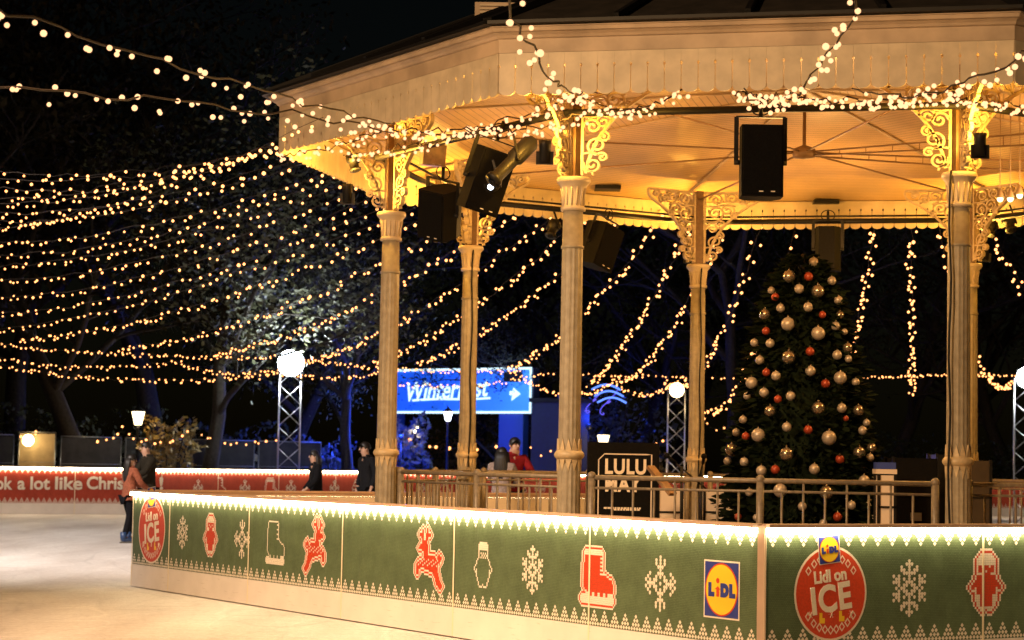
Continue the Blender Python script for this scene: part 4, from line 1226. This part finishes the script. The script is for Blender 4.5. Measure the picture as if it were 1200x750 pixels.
# small bulb strings low at the back
def lowstring(pts, Y, label, n, size=1.4):
    a, b = at(*pts[0], Y), at(*pts[1], Y)
    string_light(a, b, .25, n, label, 'small low bulb strings in the background', jit=.06, size=size)
lowstring(((110,511),(146,498)), 59, 'small rising row of bulbs left of the street lantern', 6, 1.6)
lowstring(((150,506),(216,508)), 59, 'small row of bulbs below the street lantern', 9, 1.5)
lowstring(((218,503),(330,512)), 59, 'small row of bulbs left of the foot of the white floodlight tower', 12, 1.3)
lowstring(((22,506),(46,500)), 56, 'small knot of bulbs on top of the canvas screen', 6, 1.3)
lowstring(((702,521),(785,510)), 70, 'row of round bulbs behind the black name board', 7, 2.0)
lowstring(((478,515),(590,520)), 72, 'scattered row of bulbs below the blue sign', 8, 2.4)
lowstring(((618,522),(655,519)), 60, 'three cold bulbs on the dark wall left of third column', 3, 1.3)
lowstring(((820,484),(852,500)), 62, 'few dim bulbs left of the christmas tree foot', 4, 1.3)

# ------------------------------------------------------------------ lit sign kiosk
a, b = at(452, 459, 76), at(622, 459, 72); d = b-a; ang = atan2(d.y, d.x); wd = Vector((d.x, d.y)).length
zt = at(622, 431, 72).z; zb = at(622, 484, 72).z
ks = thing('kiosk', 'dark blue kiosk under a wide glowing blue sign with white script and arrow', 'kiosk', (a.x, a.y, 0), ang)
hh = zt-zb
MB().box(-.1, wd+.1, .0, .35, zb, zt).build('sign_box', M['dblue'], ks)
sg = MB(); sg.box(-.06, wd+.0, -.03, -.002, zb+.06, zt-.06); so = sg.build('sign_face', M['signglow'], ks)
mb = MB(); e = .05
mb.box(-.1, wd+.06, -.06, -.035, zt-.06, zt+.02); mb.box(-.1, wd+.06, -.06, -.035, zb-.02, zb+.06); mb.box(wd-.02, wd+.06, -.06, -.035, zb+.061, zt-.061)
mb.build('sign_border', M['signwhite'], ks)
zc = (zt+zb)/2
def on_sign(px): 
    lo, hi = -1, wd+1
    for _ in range(40):
        m_ = (lo+hi)/2; q = (a.x+cos(ang)*m_, a.y+sin(ang)*m_, zc)
        if proj(q)[0] < px: lo = m_
        else: hi = m_
    return lo
xa, xb = on_sign(478), on_sign(574)
me = text_mesh('WinterFest', .95, .014, name='lettering', shear=.25); xs_ = [v.co.x for v in me.vertices]
f = (xb-xa)/(max(xs_)-min(xs_))
for v in me.vertices: v.co.x = (v.co.x-(max(xs_)+min(xs_))/2)*f; v.co.z += v.co.x*.05
me.materials.append(M['signwhite']); link('lettering', me, so, ((xa+xb)/2, -.05, zc+.02))
mb = MB(); n = 12
ribbon(mb, [(xa+.25+(xb-xa)*.95*t, zc-.33+.02*sin(t*6)+.08*t) for t in [k/n for k in range(n+1)]], .07, .01)
o = mb.build('swoosh', M['signwhite'], so, (0,-.045,0))
xr = on_sign(603); mb = MB(); mb.poly([(xr-.18,zc-.16),(xr-.06,zc-.16),(xr-.10,zc-.36),(xr+.30,zc-.12),(xr-.02,zc+.10),(xr-.05,zc-.02),(xr-.18,zc-.02)], -.05, -.04)
mb.build('arrow', M['signwhite'], so)
mb = MB(); q = on_sign(604); mb.box(q-.36, q+.34, -.20, -.07, zc+.30, zc+.62); mb.box(q-.2, q+.2, -.07, -.032, zc+.42, zc+.5); mb.build('flood_bracket', M['black'], ks)
mp_ = mat('pillar_blue', (.02,.06,.22), .5)
for px in (600, 456):
    q = on_sign(px); MB().box(q-.55, q+.5, .0, .32, .0, zb-.03).build('pillar', mp_, ks)
p = at(588, 446, 70.6); lamp('sign_fill', 'POINT', p, 130, (.35,.6,1), size=.3)  # added lamp that gives the sign face a bright centre
# blue lights of the fairground
for px, py, Y, pw, r in ((470,512,69,1300,1), (722,455,76,160,1), (385,540,64,30,1), (690,500,72,70,1)):
    p = at(px, py, Y); t = thing('blue_uplight', 'blue floodlight %s' % {470:'washing the pointed shrub under the sign',722:'high among the tangled blue twigs',385:'behind the dark-coated woman and red barrier',690:'low beside the third column'}[px], 'floodlight', p, 0, 'blue fairground lights')
    MB().lathe([(.04,-.10),(.09,-.06),(.10,.06),(.07,.08)], 10).build('lamp_body', M['black'], t)
    MB().lathe([(.001,.083),(.07,.083)], 10).build('lens', M['bluelens'], t)
    MB().tube([(0,0,-.08),(0,0,-p.z)], .025, 6).build('pole', M['black'], t)
    lamp('blue_lamp', 'POINT', p+Vector((0,-.3,.3)), pw, (.02,.07,1), size=.2)
# blue and white curled light tubes
rnd = random.Random(3); mb = MB()
c = at(712, 462, 72)
for k in range(3):
    mb.tube([c+Vector((-.55+.1*k+1.0*t, 0, .15-.22*k+.18*sin(pi*t))) for t in [i/10 for i in range(11)]], .035, 6)
tl = mb.build('light_tube', M['coldlens']); tl.data.materials[0] = emit('pale_blue_tube', (.12,.25,1), 2.0)
tag(tl, 'three curved pale blue light tubes glowing among twigs behind the third column', 'light tube')
mb = MB()
for k in range(2):
    q = at(697+k*18, 474, 72)
    pts = []
    for i in range(24):
        t = i/23; pts.append(q+Vector((.5*t-.35+.12*sin(t*14+k), 0, -.35+.75*t+.12*cos(t*12+k))))
    mb.tube(pts, .016, 5)
tl = mb.build('light_tube', emit('violet_tube', (.15,.12,1), 1.3)); tag(tl, 'thin violet squiggle of light tube behind the third column', 'light tube')
# dark wall behind third column, pale stall roof
a, b = on_z(622, 72), on_z(690, 72)
t = thing('fairground_booth', 'tall dark blue booth wall between the blue sign and third column', 'booth', a, 0)
w_ = (b-a).length; MB().box(0, w_, 0, 1.5, 0, 3.6).build('wall', M['dblue'], t); MB().box(-.1, w_+.1, -.1, 1.6, 3.6, 3.75).build('roof', M['black'], t)
p = at(288, 530, 66); t = thing('stall_canopy', 'pale pink stall canopy poking over the red barrier left of floodlight tower', 'canopy', (p.x, p.y, 0))
mb = MB(); mb.add([(-.9,-.6,1.5),(.9,-.6,1.4),(.9,.9,1.4),(-.9,.9,1.5),(-.25,.1,p.z+.05),(.15,.1,p.z+.0)], [(0,1,5,4),(1,2,5),(2,3,4,5),(3,0,4)]); mb.build('canvas', M['whitebox'], t)
mb = MB()
for sx in (-.85,.85):
    for sy in (-.55,.85): mb.tube([(sx,sy,0),(sx,sy,1.45)], .03)
mb.build('leg', M['galv'], t)

# ------------------------------------------------------------------ things on the bandstand
p = at(730, 560, 21.6); bd = thing('name_board', 'black upright banner reading LULU MAY on the bandstand', 'banner', (p.x, p.y, FZ), .12)
w2 = .37; hh = 1.18
MB().box(-w2, w2, -.03, .03, .03, hh).build('panel', M['cab'], bd)
MB().box(-.30, .30, -.16, .16, 0, .03).build('foot', M['black'], bd)
mb = MB()
fr = [(-.28,.20),(-.28,1.0),(-.22,1.06),(.22,1.06),(.27,1.06),(.27,.20)]
ribbon(mb, fr, .012, .006); mb.v = [(x+.02, y-.034, z) for x, y, z in mb.v]; mb.build('border', M['whitebox'], bd)
text('LULU', .21, bd, .02, -.035, .925, M['cprint'], bold=.007, sx=.82, spacing=1.1); text('MAY', .21, bd, -.01, -.035, .745, M['cprint'], bold=.007, sx=.82, spacing=1.1)
mb = MB()
for z, x0, x1 in ((.50,-.20,.18),(.485,-.12,.16),(.28,-.18,.14),(.245,-.15,.10)):
    x = x0
    rnd = random.Random(int(z*1000))
    while x < x1:
        l = rnd.uniform(.012,.035); mb.box(x, x+l, -.036, -.033, z, z+.018); x += l+.008
mb.build('small_print', M['cprint'], bd)
# leaning plank and stands
p0, p1 = at(762, 547, 21.2), at(784, 574, 21.0)
dv = (p0-p1); foot = p1-dv*1.6
mb = MB(); mb.bar(p1-dv*.2, p0, .10, .035)
tag(mb.build('music_stand_shelf', M['tan']), 'tan wooden board tilted beside the black name board', 'board')
def mic(px, label, rz):
    q = at(px, 600, 21); t = thing('microphone_stand', label, 'microphone stand', (q.x, q.y, FZ), rz, 'black microphone stands')
    mb = MB(); mb.tube([(0,0,.02),(0,0,.95)], .012, 6)
    for k in range(3):
        a = k*2.1; mb.tube([(.28*cos(a),.28*sin(a),.01),(0,0,.25)], .009, 5)
    mb.build('stand', M['black'], t)
    q = MB(); q.tube([(0,0,.93),(.28,-.1,.70)], .009, 5); q.tube([(.28,-.1,.70),(-.12,.05,1.03)], .009, 5); o = q.build('boom', M['black'], t)
    h = MB(); h.ball((-.14,.06,1.05), .03, 10, 6); h.tube([(-.14,.06,1.05),(-.05,.02,.98)], .016, 7); h.build('microphone', M['cab'], o)
mic(798, 'black microphone stand right of the tilted wooden board', .6)
mic(822, 'black microphone stand in front of the fourth column', 2.0)
def case(px0, px1, ptop, Y, d, m, name, label, cat, z0=FZ):
    a, b = on_z(px0, Y), on_z(px1, Y); z = at((px0+px1)/2, ptop, Y).z; w_ = (b-a).length
    t = thing(name, label, cat, (a.x, a.y, z0)); z -= z0
    MB().box(.008, w_-.008, 0, d, .05, z).build('body', M[m], t)
    mb = MB()
    for x in (0, w_):
        for y in (0, d): mb.box(x-.014, x+.014, y-.014, y+.014, .04, z+.012)
    mb.box(-.014, w_+.014, -.014, .014, z*.62, z*.62+.02); mb.build('corner_trim', M['black'], t)
    mb = MB()
    for x in (.08, w_-.08):
        for y in (.08, d-.08): mb.lathe([(.035,0),(.035,.05)], 8, c=(x,y,0))
    mb.build('castor', M['black'], t)
    if w_ > .3:
        mb = MB(); mb.box(w_*.38, w_*.62, -.03, -.002, z*.38, z*.46); mb.build('handle', M['galv'], t)
    return t
case(1047, 1100, 537, 22.6, .5, 'cab', 'flight_case', 'large black flight case just right of the christmas tree', 'flight case')
case(1098, 1128, 533, 23.5, .5, 'black', 'flight_case', 'black flight case half hidden behind the fifth column', 'flight case')
case(1131, 1161, 540, 22.8, .5, 'drab', 'flight_case', 'dull brown flight case right of the fifth column', 'flight case')
case(772, 800, 574, 23.6, .4, 'whitebox', 'flight_case', 'pale box standing behind the microphone stands', 'box')
case(826, 850, 575, 24.2, .4, 'whitebox', 'flight_case', 'pale box between the fourth column and the christmas tree', 'box')
c1 = case(1030, 1049, 557, 21.9, .22, 'whitebox', 'pedestal', 'narrow white pedestal beside the christmas tree', 'pedestal')
a = on_z(1028, 21.9); z = at(1039, 557, 21.9).z; w_ = (on_z(1050, 21.9)-a).length
t = thing('display_box', 'small blue box with white foot on the narrow pedestal', 'box', (a.x, a.y, z+.014)); MB().box(0, w_, .0, .22, .05, .12).build('body', mat('blue_box', (.03,.06,.32), .5), t); MB().box(-.01, w_+.01, -.01, .23, 0, .049).build('base', M['whitebox'], t)

# ------------------------------------------------------------------ people
def skin(name, verts, edges, radii, m, parent, sub=1, root=0, flat=None):
    me = bpy.data.meshes.new(name); me.from_pydata([tuple(v) for v in verts], edges, [])
    o = bpy.data.objects.new(name, me); COL.objects.link(o)
    md = o.modifiers.new('s', 'SKIN'); md.use_smooth_shade = True
    me = o.data
    for i, r in enumerate(radii):
        r2 = r if isinstance(r, tuple) else (r, r)
        me.skin_vertices[0].data[i].radius = r2
    me.skin_vertices[0].data[root].use_root = True
    sb = o.modifiers.new('b', 'SUBSURF'); sb.levels = sub; sb.render_levels = sub
    dg = bpy.context.evaluated_depsgraph_get(); dg.update()
    nm = bpy.data.meshes.new_from_object(o.evaluated_get(dg)); nm.name = name
    bpy.data.objects.remove(o)
    nm.materials.clear(); nm.materials.append(m)
    for p in nm.polygons: p.use_smooth = True
    return link(name, nm, parent)
def chain(pts): return [(i, i+1) for i in range(len(pts)-1)]
def person(loc, rz, ht, label, jacket, trousers, arms, stride=.1, lean=.0, hair='short', head_turn=0, head_down=0, skirt=None, group=None, boots=(.05,.07,.12)):
    """faces local -Y. arms = (left elbow, left wrist, right elbow, right wrist) offsets for a 1.75 m figure"""
    k = ht/1.75
    t = thing('person', label, 'person', loc, rz, group)
    t.scale = (k, k, k)
    V = Vector
    sh = [V((.19,0,1.43)), V((-.19,0,1.43))]
    hip = [V((.09,0,.93)), V((-.09,0,.93))]
    kn = [V((.11,-.03-stride*.6,.51)), V((-.11,-.03+stride*.5,.51))]
    an = [V((.12,.02-stride*.9,.12)), V((-.12,.02+stride*1.0,.12))]
    L_ = lambda v: V((v.x, v.y-lean*max(0, v.z-.9), v.z))
    # body: pelvis(0) spine(1) chest(2) neck(3) head(4) crown(5) + limbs
    hd = V((sin(head_turn)*.02, -.02-head_down*.05, 1.62))
    verts = [V((0,0,.95)), V((0,.0,1.15)), V((0,0,1.38)), V((0,-.005,1.50)), hd-V((0,.005,.05)), hd+V((0,.01,.06))]
    rad = [(.15,.10),(.13,.10),(.15,.11),.055,(.072,.085),(.074,.09)]
    edges = [(0,1),(1,2),(2,3),(3,4),(4,5)]
    for s in (0, 1):
        e, w_ = arms[s*2], arms[s*2+1]
        o = len(verts); hand = V(w_)+(V(w_)-V(e)).normalized()*.07
        verts += [sh[s], V(e), V(w_), hand]; rad += [.062,.044,.03,(.036,.018)]
        edges += [(2,o),(o,o+1),(o+1,o+2),(o+2,o+3)]
        dr = (V(w_)-V(e)).normalized(); sd = dr.cross(V((0,0,1))); sd = sd.normalized() if sd.length > .1 else V((1,0,0))
        for f, (off, ln) in enumerate(((-.027,.062),(-.009,.075),(.009,.07),(.027,.055))):
            o2 = len(verts); b0 = hand+sd*off
            verts += [b0+dr*.02, b0+dr*(.02+ln*.55)+V((0,-.008,-.01)), b0+dr*(.02+ln*.9)+V((0,-.02,-.02))]; rad += [.009,.008,.007]
            edges += [(o+3,o2),(o2,o2+1),(o2+1,o2+2)]
        o2 = len(verts); verts += [V(w_)+dr*.03-sd*.035, V(w_)+dr*.08-sd*.05]; rad += [.010,.008]; edges += [(o+2,o2),(o2,o2+1)]
        o = len(verts); toe = an[s]+V((0,-.15,-.06))
        verts += [hip[s], kn[s], an[s], toe]; rad += [.085,.058,.04,(.04,.03)]
        edges += [(0,o),(o,o+1),(o+1,o+2),(o+2,o+3)]
    verts = [L_(v) for v in verts]
    body = skin('body', verts, edges, rad, M['skin'], t)
    hd = L_(hd)
    # nose, eyes, mouth, ears
    Rz = Matrix.Rotation(head_turn, 4, 'Z'); 
    def hp(x, y, z): return hd+Rz @ V((x, y, z))
    mb = MB(); mb.add([hp(-.014,-.082,.0), hp(.014,-.082,.0), hp(0,-.112,-.012), hp(0,-.085,.045)], [(0,1,2),(1,3,2),(3,0,2)])
    for s in (-1,1): mb.tube([hp(s*.078,.0,-.02), hp(s*.086,.012,.01), hp(s*.078,.02,.03)], [.008,.014,.010], 6)
    mb.build('nose', M['skin'], t)
    mb = MB()
    for s in (-1, 1):
        mb.ball(hp(s*.032,-.078,.03), .012, 8, 5); mb.tube([hp(s*.05,-.082,.052), hp(s*.015,-.088,.054)], .005, 5)
    mb.build('eyes', M['hair'], t)
    mb = MB(); mb.tube([hp(-.025,-.080,-.045), hp(0,-.088,-.047), hp(.025,-.080,-.045)], .006, 5); mb.build('mouth', mat('lips', (.30,.09,.07), .5), t)
    # hair
    mb = MB()
    vs = []; n, kk = 18, 9
    for j in range(kk+1):
        ph = pi*.60*j/kk
        for i in range(n):
            a = 2*pi*i/n; fr = -sin(a)
            cut = 1 if fr < .35 else (.55+.45*(1-fr))
            p_ = ph*cut
            vs.append(hp(.092*sin(p_)*cos(a), .012+.105*sin(p_)*sin(a), .045+.105*cos(p_)))
    fs = [(j*n+i, j*n+(i+1)%n, (j+1)*n+(i+1)%n, (j+1)*n+i) for j in range(kk) for i in range(n)]
    mb.add(vs, fs, 0, True)
    if hair == 'long':
        for i in range(-5, 6):
            a = i*.27; x = .088*sin(a); y = .02+.09*cos(a)
            mb.tube([hp(x, y, .06), hp(x*1.15, y+.015, -.06), hp(x*1.3, y+.035, -.22), hp(x*1.1, y+.03, -.42+.03*(i % 2))], [.03,.034,.034,.012], 7)
    mb.build('hair', M['hair'], t)
    # jacket
    jv = [V((0,0,.86 if not skirt else .62)), V((0,0,1.0)), V((0,0,1.18)), V((0,0,1.37)), V((0,0,1.475))]
    jr = [(.195,.135) if not skirt else (.24,.19),(.185,.130),(.17,.125),(.185,.13),(.085,.08)]
    je = [(0,1),(1,2),(2,3),(3,4)]
    for s in (0, 1):
        e, w_ = V(arms[s*2]), V(arms[s*2+1]); o = len(jv)
        jv += [sh[s], e, e.lerp(w_, .93)]; jr += [.082,.066,.052]; je += [(3,o),(o,o+1),(o+1,o+2)]
    jk = skin('jacket', [L_(v) for v in jv], je, jr, jacket, t, 2, 1)
    mb = MB(); mb.lathe([(.085,1.455),(.095,1.50),(.082,1.535)], 14, c=(0,-.0-lean*.58,0)); mb.build('collar', jacket, jk)
    tv = [V((0,0,.93))]; tr_ = [(.155,.115)]; te = []
    for s in (0, 1):
        o = len(tv); tv += [hip[s]-V((0,0,.06)), kn[s], an[s]+V((0,0,.02))]; tr_ += [.10,.075,.062]; te += [(0,o),(o,o+1),(o+1,o+2)]
    skin('trousers', [L_(v) for v in tv], te, tr_, trousers, t, 2, 0)
    bm2 = mat('skate_boot', boots, .4)
    for s in (0, 1):
        q = an[s]; mb = MB()
        mb.tube([q+V((0,.02,.10)), q+V((0,.02,.0)), q+V((0,.03,-.04))], [.066,.062,.055], 10)
        mb.tube([q+V((0,.06,-.045)), q+V((0,-.06,-.04)), q+V((0,-.16,-.055)), q+V((0,-.185,-.06))], [.045,.05,.042,.02], 10)
        b = mb.build('skate', bm2, t)
        mb = MB(); mb.box(q.x-.004, q.x+.004, q.y-.20, q.y+.10, -.0+max(0,q.z-.12), .03); mb.box(q.x-.02,q.x+.02,q.y-.14,q.y-.09,.03,.06); mb.box(q.x-.02,q.x+.02,q.y+.02,q.y+.06,.03,.06)
        mb.build('blade', M['galv'], b)
    return t
J = lambda n, c: mat(n, tuple(v*.6 for v in c), .85, noise=.35, scale=25, spec=.15)
down = ((.26,.02,1.16),(.24,-.08,.93),(-.26,.02,1.16),(-.24,-.08,.93))
hug = ((.27,-.16,1.20),(.10,-.36,1.16),(-.27,-.16,1.20),(-.10,-.36,1.10))
def foot(px, py):
    "ice point seen at pixel"
    lo, hi = 5, 120
    for _ in range(50):
        m_ = (lo+hi)/2
        if at(px, py, m_).z > 0: lo = m_
        else: hi = m_
    return at(px, py, lo)
pm = foot(171, 634); pg = foot(152, 636)
person((pm.x, pm.y+.1, 0), radians(-62), 1.80, 'skating man with short dark hair in a dark olive jacket, hugging a girl', J('olive_jacket', (.040,.032,.020)), J('dark_trousers', (.012,.013,.018)), hug, .12, .03, 'short', 0, .8)
person((pg.x-.02, pg.y-.1, 0), radians(128), 1.56, 'skating girl with long black hair in a coral jumper, held by a man', J('coral_jumper', (.55,.17,.09)), J('black_leggings', (.010,.010,.014)), ((.24,-.20,1.22),(.12,-.36,1.10),(-.26,-.12,1.18),(-.14,-.34,1.08)), .12, .02, 'long', -.5, 0, boots=(.02,.05,.14))
p = on_z(372, 40.5); person(p, radians(-70), 1.70, 'long-haired person in a black coat skating past the red barrier', J('black_coat', (.010,.010,.013)), J('black_trousers', (.010,.010,.012)), ((.26,-.06,1.18),(.22,-.26,1.00),(-.25,-.02,1.16),(-.22,-.22,.95)), .1, .06, 'long', 0, .3, skirt=True)
p = on_z(432, 41); person(p, radians(-55), 1.88, 'dark-haired person in a dark jacket skating beside the first column', J('charcoal_jacket', (.016,.016,.020)), J('charcoal_trousers', (.012,.012,.014)), down, .12, .05, 'short', -.2, .7)
p = on_z(601, 37.5); person(p, radians(20), 1.98, 'bearded dark-haired skater in a red jacket embracing someone', J('red_jacket', (.38,.016,.018)), J('navy_trousers', (.012,.013,.03)), hug, .05, .02, 'short', .2, .9)
p = on_z(588, 36.9); person(p, radians(165), 1.80, 'skater with long black hair in a pale coat leaning on a red jacket', J('pale_coat', (.50,.38,.33)), J('pale_trousers', (.45,.36,.33)), ((.25,-.2,1.22),(.12,-.36,1.16),(-.26,-.12,1.18),(-.14,-.34,1.12)), .05, .03, 'long', .3, 0)

# ------------------------------------------------------------------ lamps of the rink
lamp('moon', 'SUN', (0,0,60), .004, (.75,.85,1), (10, 40, 0))
lamp('front_floodlight', 'SPOT', (-9, 2, 8.5), 13500, (1, .59, .27), (1.2, 20, 4.0), size=.5, spot=46, blend=.6)
lamp('rink_floodlight', 'SPOT', (-15, 23, 14), 27000, (1, .87, .77), (-8.5, 35, 0), size=.5, spot=74, blend=.9)
lamp('near_warm_floodlight', 'SPOT', (-6, 13, 7.5), 5000, (1, .64, .36), (-2.5, 18, 0), size=.5, spot=72, blend=.95)
